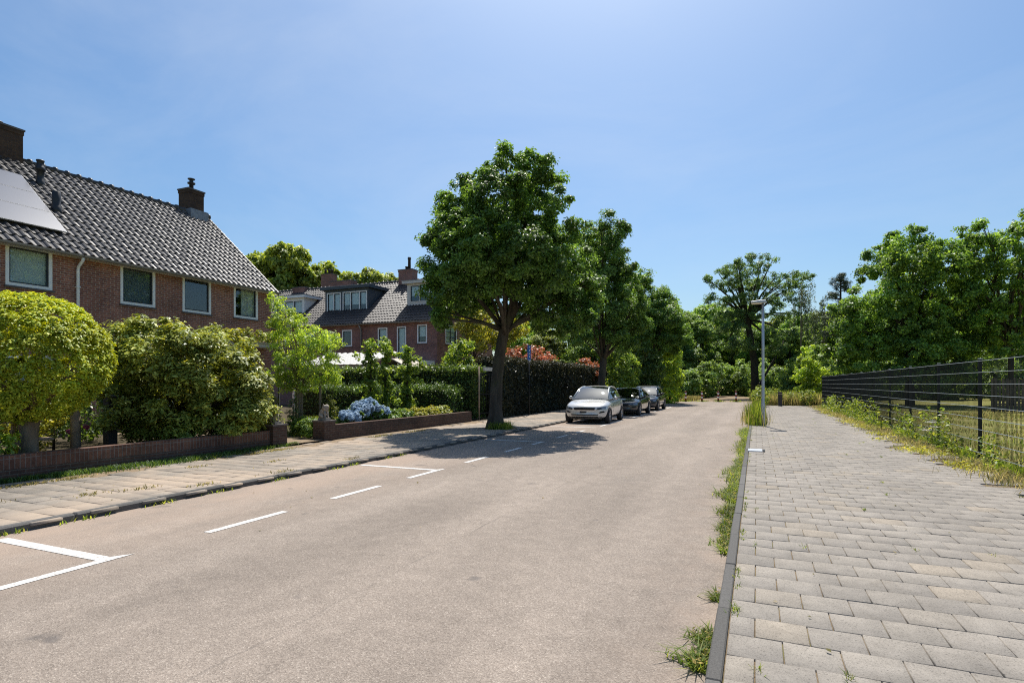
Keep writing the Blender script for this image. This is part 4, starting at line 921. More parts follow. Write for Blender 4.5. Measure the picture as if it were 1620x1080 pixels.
# ------------------------------------------------------------------ street trees
def street_tree(loc, pts, ox, oy, ppm, depth, label, seed, leaf, trunk, fork, n_per=140, cr=.27, size=.10, dens=.78, r0=.14, zr=.95, step=5, more=()):
    lo = trace(pts, ox, oy, ppm, depth, True, seed, zr) + list(more)
    return plant('street_tree', loc, PHI, lo, leaf, size, cr, n_per, trunk, 'bark', label, 'tree', 'street trees on the sidewalk', fork=fork, r0=r0, dens=dens, limb_step=step, seed=seed, droop=.25, flat=.7, up=.75, sprigs=60)
T1 = [(803,262,18),(845,280,22),(868,292,18),(822,294,24),(780,302,22),(742,305,22),(712,308,14),(703,335,20),(738,340,32),(788,338,38),(842,342,34),(876,332,16),(692,370,18),
      (730,385,38),(785,385,44),(838,385,42),(882,378,24),(905,372,14),(685,415,18),(715,435,30),(765,432,42),(825,432,44),(880,425,34),(915,415,20),(908,452,32),(938,440,12),(688,458,18),(700,482,14),(728,470,20),
      (775,462,18),(862,478,30),(905,488,24),(935,468,14),(888,512,12),(915,506,12),(698,502,8),(930,492,9)]
T1 = [(a, 676-(676-b)*.955, c) for a, b, c in T1]
street_tree((-8.05, 17.27, .1), T1, 783, 676, 47.3, 3.0, 'tall dark green street tree with a leaning trunk throwing shade over the parking bays', 11, 'lf_street',
    [((0,0,-.2),.40), ((.02,0,.15),.30), ((.03,0,.6),.22), ((.06,.02,1.6),.2), ((.17,.05,2.5),.185), ((.3,.05,3.2),.18), ((.62,.02,4.0),.16), ((.7,0,5.2),.11), ((.5,0,6.6),.06)], (.34, .04, 3.1), r0=.11, more=((-.9,-2.8,5.0,.75,.85,.75), (-.1,-3.2,5.4,.85,.9,.8), (.9,-3.1,5.2,.9,.9,.8), (1.9,-2.6,4.8,.8,.8,.7), (-.6,-2.6,6.0,.7,.8,.65)))
T2 = [(952,346,13),(930,362,13),(975,362,9),(955,372,20),(930,392,18),(965,398,20),(985,395,9),(945,420,24),(972,425,18),(988,418,8),(950,450,24),(985,455,20),(925,470,18),(960,485,26),(1000,480,22),(935,515,20),(970,520,20),(905,505,14),(1010,505,16),(985,545,14),(915,530,12),(1000,530,12)]
T2 = [(a, 648-(648-b)*.955, c) for a, b, c in T2]
street_tree((-8.2, 32.3, .1), T2, 953, 648, 27.4, 2.2, 'second street tree, with a narrow pointed crown, rising behind the silver car', 12, 'lf_street',
    [((0,0,-.2),.34), ((0,0,.4),.25), ((-.05,0,1.6),.22), ((.05,0,2.6),.2), ((.1,0,3.4),.15)], (.05, 0, 2.6), r0=.15, n_per=130, size=.12, cr=.36, step=4)
T3 = [(1010,438,16),(1035,462,12),(1000,460,18),(1030,478,18),(1055,475,10),(1015,495,22),(1045,500,20),(1070,500,11),(1025,520,22),(1055,525,18),(1072,520,9),(1010,535,16),(1040,545,16),(1062,545,10),(1000,510,18),(1078,538,6)]
T3 = [(a, 636-(636-b)*.98, c) for a, b, c in T3]
street_tree((-8.0, 46.0, .1), T3, 1022, 636, 19.8, 2.4, 'third and farthest street tree, with a broad rounded crown above the green hedge', 13, 'lf_street2',
    [((0,0,-.2),.34), ((0,0,.4),.25), ((0,0,2.6),.2), ((.1,0,3.6),.15)], (.05, 0, 2.8), r0=.14, n_per=110, size=.15, cr=.42, step=4)
b = MB(); b.box(-8.6, -7.5, 16.75, 17.85, .0, .07); tag(b.build('tree_pit', M['soil']), 'bare soil square around the trunk of the tall street tree', 'tree pit', None, 'structure')

# ------------------------------------------------------------------ front garden plants
# round clipped tree
dome = [(-.08, 0, 1.62, 1.20, 1.2, 1.06)]
r = empty('round_tree', (-11.3, 5.62, .38), PHI, 'clipped round yellow-green tree on a thick pale trunk', 'tree')
P, N = clump_points(dome, .10, 76, 1.9, up=1.0, inner=.94, rnd=.5); P2, N2 = clump_points([(-.08, 0, 1.5, 1.02, 1.0, .85)], .2, 70, 1.1, inner=.4)
keep = P[:, 2] > .42 + .12*np.sin(P[:, 0]*5)
P = np.concatenate([P[keep], P2]); N = np.concatenate([N[keep], N2]); V, Fc = leaf_geo(P, N, .052, .5, jit=.35); np_mesh('crown', V, Fc, M['lf_topiary'], r)
t = MB(); t.tube([(-.02,0,-.4), (-.02,0,-.05), (0,0,.3), (.02,0,.62)], [.19,.145,.115,.13], 14); g = random.Random(5)
for k in range(9):
    a = k*2*math.pi/9; e = Vector((math.cos(a)*.75, math.sin(a)*.75, 1.2+g.uniform(-.3, .6))); t.tube([(.02,0,.5), (e*.45)+Vector((0,0,.35)), e], [.07,.05,.015], 6)
t.build('trunk', M['bark_pale'], r)
R_ = [(197,560,24),(188,600,22),(225,540,22),(255,528,16),(290,528,18),(325,540,20),(352,552,18),(375,575,20),(395,605,18),(240,575,32),(285,570,36),(330,585,34),(205,630,28),(245,630,36),(300,630,40),(350,630,36),(385,650,24),(215,665,22),(260,668,26),(310,668,28),(355,668,24),(400,640,14)]
lo = trace(R_, 290, 695, 66, 1.15, True, 21, 1.0)
r = plant('rhododendron', (-11.85, 8.85, .15), PHI, lo, 'lf_rhodo', .105, .19, 70, [((0,0,-.2),.12), ((0,0,.5),.09)], 'bark_dark', 'big glossy rhododendron mound behind the low brick wall', 'shrub', None, 'foliage', 'stems', (0,0,.4), .06, dens=1.15, limb_step=2, seed=21, up=1.15, aspect=.36, rnd=.5, sprigs=40)
lo = [(-.15, 0, 2.6, .14, .14, .25), (.1, 0, 2.85, .16, .16, .2), (.3, .05, 2.6, .13, .13, .15), (0, .1, 2.2, .2, .2, .3)]
plant('climbing_shrub', (-13.6, 11.6, .1), PHI, lo + [(0, 0, 1.6, .3, .3, .5), (.35, 0, 2.1, .25, .2, .2)], 'lf_yellow', .10, .13, 22, [((0,0,-.1),.03), ((0,0,2.4),.015)], 'bark', 'loose yellowish shrub reaching above the dark rhododendron', 'shrub', None, 'foliage', 'stems', dens=.9)
MP = [(440,462,7),(448,478,9),(462,494,11),(436,500,8),(475,510,18),(508,518,15),(455,528,18),(530,530,9),(492,538,22),(445,556,14),(522,556,13),(470,566,22),(508,576,19),(438,582,12),(532,582,9),(462,592,14),(497,594,13)]
lo = trace(MP, 478, 662, 50, .75, True, 22, .85)
plant('garden_tree', (-12.9, 13.55, .15), PHI, lo, 'lf_light', .115, .17, 30, [((0,0,-.2),.06), ((0,0,.6),.055), ((.02,0,1.6),.035), ((-.2,0,2.8),.02), ((-.55,0,3.7),.01)], 'bark_pale', 'young light green feathery tree held by pale stakes', 'tree', None, fork=(0,0,1.2), r0=.035, dens=.85, seed=22, droop=.7, aspect=.28, up=.6, sprigs=25)
for i, (x, y) in enumerate(((-12.75, 13.3), (-13.3, 13.75), (-12.45, 13.85))):
    q = MB(); q.tube([(x, y, 0), (x+.03, y, 1.9)], .035, 8); tag(q.build('tree_stake', M['bark_pale']), ('left', 'rear', 'right')[i] + ' one of three pale stakes holding the young feathery tree', 'stake', 'stakes around the young feathery tree')
HB = [(-13.0, 17.1, 3.05, 'broad hornbeam column on the left, with a side spray'), (-13.0, 18.0, 3.3, 'tall middle hornbeam column reaching highest of the three'), (-13.0, 19.5, 3.15, 'slim hornbeam column standing a little apart to the right')]
for i, (x, y, h, lb) in enumerate(HB):
    g = random.Random(30+i); lo = []; zz = .35
    while zz < h-.1:
        lo.append((g.uniform(-.12, .12), g.uniform(-.12, .12), zz, g.uniform(.14, .28), g.uniform(.16, .28), .2)); zz += .21
        if g.random() < .5: s_ = g.choice((-1, 1)); lo.append((s_*g.uniform(.35, .6), g.uniform(-.2, .2), zz, .17, .14, .09))
    plant('hornbeam', (x, y, .1), PHI, lo, 'lf_horn', .105, .15, 26, [((0,0,-.1),.05), ((0,0,1.5),.04), ((.02,0,h-.2),.012)], 'bark_dark', lb, 'tree', 'narrow hornbeam columns', fork=(0,0,.8), r0=.02, dens=.85, limb_step=4, seed=40+i, up=.6, aspect=.62)
hedge('hedge', (-20.2, -10.85, 21.3, 22.3, .1, 2.26), 26000, 'lf_hedge', .10, 'long clipped green hedge crossing behind the hornbeams', seed=1)
hedge('hedge', (-19.2, -11.2, 19.95, 20.85, .1, 1.42), 21000, 'lf_yew', .075, 'lower bushy hedge in front of the long clipped hedge', bump=.16, seed=2)
for i, (x, y, rr, h, lb) in enumerate(((-11.75, 12.5, .36, .5, 'rounded box bush at the garden path, nearer the house'), (-11.05, 11.95, .36, .5, 'rounded box bush beside the stone lion pillar'))):
    plant('box_bush', (x, y, .1), 0, [(0, 0, h*.55, rr, rr, h*.5)], 'lf_box', .04, .07, 60, [((0,0,-.05),.03), ((0,0,.25),.02)], 'bark_dark', lb, 'shrub', 'rounded box bushes at the garden path', 'foliage', 'stems', dens=1.2, inner=.8)
def thuja(x, y, h, w_, lb, leaf='lf_thuja'):
    lo = [(0, 0, h*(.12+.8*k/6), w_*(1-.75*(k/6)**1.6), w_*(1-.75*(k/6)**1.6), h*.12) for k in range(7)]
    plant('dwarf_conifer', (x, y, .1), 0, lo, leaf, .06, .10, 40, [((0,0,-.05),.04), ((0,0,h*.8),.01)], 'bark_dark', lb, 'conifer', 'dwarf conifers in the front garden', 'foliage', 'trunk', dens=.75, up=.9, aspect=.35, inner=.7)
thuja(-12.15, 14.0, 1.05, .26, 'golden dwarf conifer behind the right stone lion'); thuja(-12.7, 12.2, 1.25, .3, 'yellow-green dwarf conifer at the end of the rhododendron'); thuja(-12.3, 12.6, 1.1, .2, 'slim dark dwarf conifer beside the yellow-green one', 'lf_yew')
# hydrangea
r = empty('hydrangea', (-11.15, 14.5, .1), math.pi/2, 'blue flowering hydrangea spilling over the dark brick wall', 'flowering shrub')
lo = [(-.9, 0, .35, .35, .3, .25), (-.4, .05, .5, .4, .35, .33), (.1, .1, .55, .45, .4, .38), (.6, .05, .45, .45, .38, .32), (1.1, 0, .4, .4, .35, .26)]
P, N = clump_points(lo, .16, 40, .9, up=.8); V, Fc = leaf_geo(P, N, .11, .65); np_mesh('foliage', V, Fc, M['lf_box'], r)
P, N = clump_points([(0, 0, 0, .10, .10, .08)], .035, 26, .8, inner=.9, up=.2); V, Fc = leaf_geo(P, N, .042, .9); fh = np_mesh('flower_head', V, Fc, M['bluepetal'], r)
g = random.Random(8); first = True
for k in range(64):
    l = g.choice(lo[:4] + lo[:3]); a = g.uniform(0, 2*math.pi); e = g.uniform(.0, 1.35)
    p = (l[0]+l[3]*1.02*math.cos(a)*math.cos(e), l[1]-abs(l[4]*1.02*math.sin(a)*math.cos(e))*.9, l[2]+l[5]*1.05*math.sin(e))
    if first: o = fh; first = False
    else: o = fh.copy(); COL.objects.link(o); o.parent = r
    o.location = p; s_ = g.uniform(.75, 1.2); o.scale = (s_, s_, s_*.9); o.rotation_euler = (g.uniform(-.5, .5), g.uniform(-.5, .5), g.uniform(0, 6))
for i, (y, leaf, lb) in enumerate(((16.35, 'lf_box', 'low green shrub next to the hydrangea'), (17.2, 'lf_yellow', 'low yellow-green shrub in the middle of the dark brick wall'), (18.1, 'lf_yellow', 'second low yellow-green shrub along the dark brick wall'), (19.0, 'lf_rhodo', 'low olive shrub at the far end of the dark brick wall'))):
    plant('low_shrub', (-11.1, y, .1), math.pi/2, [(0,0,.33,.5,.32,.26), (.25,.1,.38,.3,.3,.24), (-.25,.05,.36,.3,.3,.24)], leaf, .07, .11, 30, [((0,0,-.05),.03), ((0,0,.3),.02)], 'bark_dark', lb, 'shrub', 'low shrubs along the dark brick wall', 'foliage', 'stems', dens=1.0, up=.8)
plant('low_shrub', (-13.4, 19.0, .1), 0, [(0,0,.7,.4,.4,.5)], 'lf_birch', .06, .12, 30, [((0,0,-.05),.03), ((0,0,.5),.02)], 'bark_dark', 'pale grey-green shrub in front of the lower hedge', 'shrub', None, 'foliage', 'stems')
plant('flower_bush', (-12.9, 6.35, .1), 0, [(0,0,.55,.5,.45,.45), (.1,.3,.9,.35,.35,.3)], 'lf_yellow', .07, .13, 26, [((0,0,-.05),.03), ((0,0,.5),.02)], 'bark_dark', 'sunlit yellow-green bush behind the round tree trunk', 'shrub', None, 'foliage', 'stems')
r = plant('rose_bush', (-13.8, 7.3, .1), 0, [(0,0,.9,.5,.5,.55), (-.3,.2,.7,.4,.4,.4)], 'lf_hedge', .06, .14, 26, [((0,0,-.05),.03), ((0,0,.7),.02)], 'bark_dark', 'dark rose bush with a few pink flowers beside the log post', 'rose bush', None, 'foliage', 'stems')
for k in range(7):
    P, N = clump_points([(0, 0, 0, .05, .05, .045)], .02, 14, .8, up=.2); V, Fc = leaf_geo(P, N, .035, .8); o = np_mesh('flower', V, Fc, M['pinkpetal'], r); o.location = (.42+.06*math.sin(k*3), -.35+.13*k, .75+.33*math.sin(k*1.7))
plant('low_shrub', (-11.05, 4.6, .25), 0, [(0,0,.3,.35,.45,.3), (-.1,.4,.35,.3,.3,.28)], 'lf_light', .08, .12, 24, [((0,0,-.05),.03), ((0,0,.3),.02)], 'bark_dark', 'bright green low shrub left of the pale round tree trunk', 'shrub', None, 'foliage', 'stems')
plant('ivy_shrub', (-15.2, 4.6, .1), 0, [(0,0,.8,1.2,1.2,.8), (.6,2.0,.7,1.0,.9,.7), (0,4.2,.8,1.0,.9,.75)], 'lf_hedge', .10, .24, 40, [((0,0,-.05),.05), ((0,0,.7),.03)], 'bark_dark', 'dark bush deep in the garden behind the picnic table', 'shrub', None, 'foliage', 'stems')
plant('climber', (-17.55, 15.9, .1), math.pi/2, [(-.9,0,3.25,.5,.35,.16), (0,-.05,3.3,.6,.35,.2), (.9,0,3.25,.5,.35,.18), (1.3,0,2.7,.16,.25,.45)], 'lf_rhodo', .09, .14, 26, [((1.3,0,-.05),.03), ((1.3,0,2.9),.02)], 'bark', 'climbing plant trailing over the door canopy', 'climber', None, 'foliage', 'stems')

# ------------------------------------------------------------------ beyond the gate: hedges and shrubs along the sidewalk
hedge('hedge', (-11.7, -10.3, 22.95, 47.0, .1, 2.72), 52000, 'lf_beech', .115, 'high dark reddish-green hedge along the sidewalk behind the parked cars', bump=.13, seed=3)
lo = [(0, 1.2, 2.85, .5, .7, .38), (.1, 3.4, 3.0, .7, 1.0, .55), (0, 5.2, 3.0, .7, 1.0, .5), (0, 6.8, 2.85, .5, .8, .36)]
plant('photinia', (-11.25, 24.6, .1), 0, lo, 'lf_red', .13, .22, 26, [((0,3,-.05),.06), ((0,3,2.6),.03)], 'bark_dark', 'red-tipped photinia glowing above the dark hedge near the blue sign', 'shrub', 'red-tipped photinia shrubs', 'foliage', 'stems', dens=.8, up=.9, aspect=.4)
plant('photinia', (-10.9, 37.8, .1), 0, [(.1, 0, 2.7, .6, .9, .5), (.3, 1.6, 2.5, .55, .8, .5), (.5, .8, 2.0, .35, .7, .4)], 'lf_red', .13, .22, 26, [((0,1,-.05),.06), ((0,1,2.4),.03)], 'bark_dark', 'red-tipped photinia behind the second street tree trunk', 'shrub', 'red-tipped photinia shrubs', 'foliage', 'stems', dens=.8, up=.9, aspect=.4)
lo = trace([(748,560,14),(765,552,14),(735,575,9),(752,585,16),(772,578,12),(742,598,9),(762,603,10)], 757, 660, 34, .6, True, 23)
plant('garden_tree', (-13.2, 24.4, .1), PHI, lo, 'lf_horn', .12, .22, 28, [((0,0,-.1),.07), ((0,0,1.5),.05)], 'bark', 'small leafy tree just behind the garden gate', 'tree', None, fork=(0,0,1.4), r0=.04, dens=.9)
lo = trace([(752,520,13),(765,505,14),(770,530,16),(795,520,22),(835,525,18),(812,545,16),(780,550,14),(755,545,9),(742,500,7)], 768, 650, 25.5, 1.6, True, 24)
plant('garden_tree', (-15.9, 31.0, .1), PHI, lo, 'lf_yellow', .17, .36, 34, [((0,0,-.1),.14), ((0,0,1.8),.11), ((.05,0,3.2),.08)], 'bark', 'yellow-green garden tree glowing behind the tall street tree trunk', 'tree', None, fork=(0,0,2.8), r0=.07, dens=.9)
GB = [((-8.9, 40.0), [(0,0,1.2,1.3,1.6,1.2), (.2,.4,2.6,1.2,1.4,1.1), (0,0,3.6,.9,1.1,.8)], 'lf_horn', 'dense green bush behind the roofs of the parked cars'),
      ((-7.6, 43.6), [(0,0,1.0,1.2,1.6,1.1), (.1,.2,2.4,1.2,1.5,1.1), (0,0,3.5,1.0,1.2,.8)], 'lf_hedge', 'dark glossy bush between the two lighter green bushes'),
      ((-6.5, 47.6), [(0,0,.9,1.0,1.6,1.0), (.1,.2,2.1,1.0,1.6,1.0), (0,.2,3.3,.9,1.3,.9), (.2,.5,4.2,.6,.8,.5)], 'lf_light', 'tall bright green hedge end nearest the bollards')]
for i, ((x, y), lo, leaf, lb) in enumerate(GB):
    plant('tall_shrub', (x, y, .0), 0, lo, leaf, .15, .30, 46, [((0,0,-.1),.1), ((0,0,2.2),.05)], 'bark_dark', lb, 'shrub', 'tall shrubs at the end of the parking lane', 'foliage', 'stems', dens=1.1)

# ------------------------------------------------------------------ field, lone tree, wood
FT1 = [(1432,366,9),(1438,380,14),(1415,392,14),(1395,400,10),(1450,400,20),(1480,398,15),(1495,408,9),(1420,420,24),(1385,425,16),(1465,430,26),(1500,430,14),(1440,460,34),(1395,465,26),(1370,480,16),(1490,470,26),(1340,485,12),(1355,510,18),(1335,520,12),(1400,510,34),(1455,510,36),(1510,505,20),(1535,480,10),(1550,490,8),(1370,545,26),(1330,555,12),(1420,555,32),(1475,555,30),(1520,545,20),(1350,580,18),(1400,588,24),(1450,590,24),(1500,585,20),(1545,540,9)]
lo = trace(FT1, 1440, 640, 22.5, 2.6, True, 31, .9)
plant('field_tree', (9.9, 47.8, 0), PHI, lo, 'lf_field', .165, .42, 84, [((0,0,-.2),.32), ((0,0,2),.26), ((-.1,0,5),.2), ((0,0,8.5),.08)], 'bark_dark', 'big spreading tree with bright leaf tips standing in the field', 'tree', 'trees standing in the field', fork=(0,0,4.0), r0=.15, dens=.95, seed=31, limb_step=2, aspect=.6, sprigs=70)
FT2 = [(1556,365,9),(1562,385,12),(1590,372,14),(1612,380,16),(1545,400,8),(1580,400,20),(1620,410,22),(1530,418,10),(1560,430,22),(1600,440,28),(1640,440,30),(1540,460,16),(1580,475,26),(1630,480,30),(1560,510,20),(1600,520,28),(1650,520,30),(1575,550,18),(1615,560,22),(1660,400,26),(1680,450,26),(1690,510,24)]
lo = trace(FT2, 1612, 640, 22.5, 2.4, True, 32, .9)
plant('field_tree', (15.9, 49.0, 0), PHI, lo, 'lf_field', .165, .42, 70, [((0,0,-.2),.2), ((0,0,2),.17), ((0,0,5),.14), ((0,0,8.5),.06)], 'bark', 'dark loose-crowned tree in the field at the edge of the photo', 'tree', 'trees standing in the field', fork=(0,0,4.0), r0=.14, dens=.75, seed=32, limb_step=2, aspect=.6, sprigs=70)
LT = [(1160,418,7),(1178,412,9),(1200,412,8),(1213,416,6),(1143,430,8),(1165,432,12),(1190,430,13),(1122,440,6),(1135,450,7),(1155,452,12),(1182,452,14),(1208,448,11),(1230,452,9),(1250,450,8),(1265,445,7),(1278,440,6),(1240,464,8),(1258,459,6),(1224,438,8),(1250,434,5),(1268,434,4),(1128,470,8),(1150,475,11),(1178,475,14),(1205,475,10),(1232,474,9),(1250,480,7),(1160,500,11),(1190,498,12),(1215,498,8),(1240,500,7),(1140,500,9),(1220,515,7),(1255,497,6),(1165,520,13),(1205,528,13),(1235,532,12),(1140,522,10),(1180,545,14),(1225,555,12),(1155,545,10)]
lo = trace(LT, 1197, 630, 15.0, 2.6, True, 33, .75)
def lone_br(mb):
    g = random.Random(12); base = Vector((-.9, 0, 8.4))
    for (x, y, z, rx, ry, rz) in lo[::3]:
        t = Vector((x, y, z)); m = base.lerp(t, .5) + Vector((0, 0, .35)); mb.tube([base, m, t], [.15, .09, .03], 6)
    mb.tube([(.05, .5, .2), (1.2, .6, 2.4), (2.6, .8, 4.6), (3.5, .9, 6.3)], [.16, .13, .10, .05], 7)
plant('lone_tree', (-.1, 65.3, 0), PHI, lo, 'lf_lone', .16, .38, 52, [((.0,0,-.2),.5), ((-.05,0,1.5),.40), ((-.15,0,4),.36), ((-.55,0,6.5),.32), ((-.9,0,8.4),.28), ((-1.6,0,11),.16), ((-2.0,0,13),.07)], 'bark_dark', 'tall thin-crowned tree leaning above the path behind the street lamp', 'tree', None, dens=.95, seed=33, extra=lone_br, aspect=.5, sprigs=50)
lo = trace([(1279,556,3),(1277,565,5),(1274,575,7),(1286,580,6),(1266,588,6),(1280,592,9),(1294,590,5),(1260,600,5),(1275,604,9),(1292,603,7),(1306,596,4),(1284,614,8),(1266,614,5)], 1279, 636, 18.5, .7, True, 34)
plant('young_tree', (3.7, 49.2, 0), PHI, lo, 'lf_light', .15, .22, 30, [((0,0,-.2),.08), ((0,0,3.2),.03)], 'bark', 'young bright green tree at the far end of the wire fence', 'tree', None, dens=.8)
# kinds of trees of the wood, each built once and copied
def wood_tree(leaf, h, w_, label, group, seed, bark='bark_dark', size=.21, per=95, dens=.85):
    g = random.Random(seed); lo = []; k = 0
    while k < 26:
        z = g.uniform(.16, .95); rad = w_*(1-((z-.45)/.58)**2)**.5*g.uniform(.3, .95); a = g.uniform(0, 6.28)
        s_ = w_*g.uniform(.25, .42); lo.append((math.cos(a)*rad, math.sin(a)*rad, z*h, s_, s_, s_*.75)); k += 1
    return plant('wood_tree', (0, 0, 0), 0, lo, leaf, size, .48, per, [((0,0,-.3),.26), ((0,0,h*.3),.2), ((.1,0,h*.75),.08)], bark, label, 'tree', group, dens=dens, seed=seed, fork=(0,0,h*.3), r0=.1, limb_step=4, sprigs=30)
WL = 'leafy tree in the wood behind the bollards and the hedges'; WG = 'trees of the wood behind the bollards'
kinds = [wood_tree('lf_wood', 10, 3.0, WL, WG, 51), wood_tree('lf_wood2', 9, 3.2, WL, WG, 52), wood_tree('lf_wood3', 11, 2.8, WL, WG, 53), wood_tree('lf_wood', 12, 2.6, WL, WG, 54)]
used = [False]*4
def put(k, x, y, s, sz=None, label=None, group=None, rz=None):
    o = kinds[k] if not used[k] else copy_tree(kinds[k]); used[k] = True
    o.location = (x, y, -.05); o.rotation_euler = (0, 0, random.uniform(0, 6.28) if rz is None else rz); o.scale = (s, s, sz or s)
    if label: o['label'] = label
    if group: o['group'] = group
    return o
WOOD_L = [(-24.4,57,7.9),(-24.8,63.4,9.6),(-20.1,56.6,7.4),(-21.8,69,10.9),(-17.4,62.2,9.2),(-17.8,74,11.3),(-13.3,66.1,8.7),(-13.2,81.4,12.7),(-9.6,72,9.6),(-15.0,56.0,6.4),(-11.2,57.5,6.6)]
WOOD_M = [(-8.9,81.1,11.5),(-6.6,75.4,9.9),(-7.4,88.7,12.6),(-4.3,92.7,11.4),(-3.7,98.6,13.8),(-1.6,86.4,9.0),(-.1,108.8,13.0),(1.2,85.4,9.2),(3.2,99.4,12.0),(4.1,84.5,8.7),(6.2,96.3,11.4),(7.0,80.6,9.4),(9.7,95.6,12.2),(9.5,77.3,9.7)]
WOOD_R = [(10,76.1,10.3),(13.8,86.5,11.4),(15.9,80,10.6),(20.9,93.9,13),(20.4,80.6,11),(25.2,89.2,12.5),(31.3,100.5,14),(30.2,86.2,11.5),(36,90,12),(26,74,9.5),(33,76,9)]
i = 0
for x, y, h in WOOD_L + WOOD_M + WOOD_R:
    k = (i*7 + int(abs(x*3))) % 4; hk = (10, 9, 11, 12)[k]; sz = h/hk*1.02
    o = put(k, x, y, max(sz, .85)*random.uniform(.95, 1.15), sz)
    if i < len(WOOD_L): o['label'] = 'leafy tree of the wood behind the dark hedge and the parked cars'; o['group'] = 'trees behind the dark hedge'
    elif i >= len(WOOD_L) + len(WOOD_M): o['label'] = 'leafy tree of the wood far behind the field trees and wire fence'; o['group'] = 'trees of the wood behind the field'
    else: o['label'] = 'leafy tree of the wood behind the bollards and the tall thin-crowned tree'; o['group'] = 'trees of the wood behind the bollards'
    i += 1
r = tag(bpy.data.objects.new('undergrowth', None), None)
lo = []
for (x, y, rr) in ((-6.9,63,1.6),(-6.3,67.3,1.7),(-6.0,72,2.0),(-.3,78,2.0),(1.1,68,1.7),(2.9,72.5,2.0),(3.9,64.7,1.7),(6.4,66,2.0),(7.6,60,1.8),(9.5,63,2.0),(-8.6,58.5,1.9),(-9.5,63,2.0),(12,66,2),(14.5,64,2),(17.5,66,2.2),(21,64,2),(24.5,66,2.2),(29,64,2.2),(-13,59,2),(-4.6,80,2.2),(-2.2,92,2.5),(-17,60,2),(-21,62,2),(34,66,2.3)):
    lo += [(x, y, rr*.55, rr, rr, rr*.75), (x+random.uniform(-.8,.8), y+random.uniform(-.5,.8), rr*1.25, rr*.75, rr*.75, rr*.6)]
g = random.Random(41)
for k in range(46):
    x = g.uniform(-24, 32); y = g.uniform(68, 84)
    if -6.0 < x < -.5 and y < 80: continue
    q = g.uniform(.9, 2.0); lo.append((x, y, q*g.uniform(.8, 2.0), q, q, q*g.uniform(.8, 1.5)))
for l in list(lo):
    for k in range(3): lo.append((l[0]+g.gauss(0, .8)*l[3], l[1]+g.gauss(0, .6)*l[4], l[2]+g.uniform(.3, 1.35)*l[5], g.uniform(.3, .6), g.uniform(.3, .6), g.uniform(.3, .7)))
P, N = clump_points(lo, .38, 50, 1.0, up=.7); V, Fc = leaf_geo(P, N, .2, .6); o = np_mesh('undergrowth', V, Fc, M['lf_wood'])
tag(o, 'tangled dark undergrowth at the foot of the wood', 'undergrowth', None, 'stuff')
GT = [(-53.4,50.5,17.0),(-51,51.5,18.2),(-50.1,54.0,16.9),(-49.8,56,14.9),(-46.8,59.5,16.4),(-44.2,60.5,16.0),(-49.6,60.5,14.8)]
gt = wood_tree('lf_garden', 12, 3.6, 'tall rounded tree rising behind the brick terraces', 'tall trees behind the brick terraces', 61, 'bark_dark', .28, 75, .95)
for j, (x, y, h) in enumerate(GT):
    o = gt if j == 0 else copy_tree(gt); o['label'] = 'tall rounded tree behind the brick terraces, ' + ('leftmost of the group', 'second from the left', 'third from the left', 'fourth from the left', 'above the far chimney pots', 'rightmost of the group', 'low one left of the far chimney pots')[j]; o.location = (x, y, 0); o.rotation_euler = (0, 0, j*1.3); o.scale = (h/12*.86, h/12*.86, h/12)
# pine and weeping birches over the wood
def pine(x, y, h, label):
    g = random.Random(3); r = empty('pine_tree', (x, y, 0), 0, label, 'pine'); t = MB(); t.tube([(0,0,-.2), (0,0,h*.5), (.1,0,h)], [.25,.17,.04], 8); lo = []
    for k in range(17):
        z = h*(.5+.5*k/17); L = (1.9*(1-k/19))*g.uniform(.7, 1.25)
        for q in range(3):
            a = g.uniform(0, 6.28); e = Vector((math.cos(a)*L, math.sin(a)*L, z+L*.25)); t.tube([(0,0,z), e], [.05,.015], 5); lo += [(e.x, e.y, e.z, .35, .35, .2), (e.x*.65, e.y*.65, z+L*.17, .28, .28, .18)]
    t.build('trunk', M['bark_dark'], r); P, N = clump_points(lo, .26, 26, .9, up=.3); V, Fc = leaf_geo(P, N, .24, .13); np_mesh('crown', V, Fc, M['lf_pine'], r)
pine(7.2, 61.5, 12.0, 'dark ragged pine tip beside the big spreading field tree'); 
def birch(x, y, h, label, seed):
    g = random.Random(seed); r = empty('birch_tree', (x, y, 0), 0, label, 'birch', 'weeping birches above the wood'); t = MB(); t.tube([(0,0,-.2), (0,0,h*.6), (.1,0,h)], [.14,.07,.015], 8); PP = []
    for k in range(16):
        a = g.uniform(0, 6.28); L = g.uniform(.5, 1.9); z = h*g.uniform(.62, .97); e = Vector((math.cos(a)*L, math.sin(a)*L, z+.5)); t.tube([(0,0,z-.6), e], [.04,.012], 5)
        for q in range(5):
            b0 = e*(.6+.1*q); b0.z = z+.2; n = 45; s_ = rng.uniform(0, 1, n)
            PP.append(np.array([b0.x, b0.y, b0.z]) + np.stack([rng.normal(0, .09, n), rng.normal(0, .09, n), -s_*g.uniform(1.2, 3.2)], 1))
    P = np.concatenate(PP); V, Fc = leaf_geo(P, rng.normal(size=P.shape), .15, .5); t.build('trunk', M['bark_pale'], r); np_mesh('crown', V, Fc, M['lf_birch'], r)
birch(4.6, 72, 13.2, 'pale weeping birch above the wood, the taller and wider one', 1); birch(7.0, 73, 11.6, 'pale weeping birch above the wood, smaller and nearer the pine', 2)

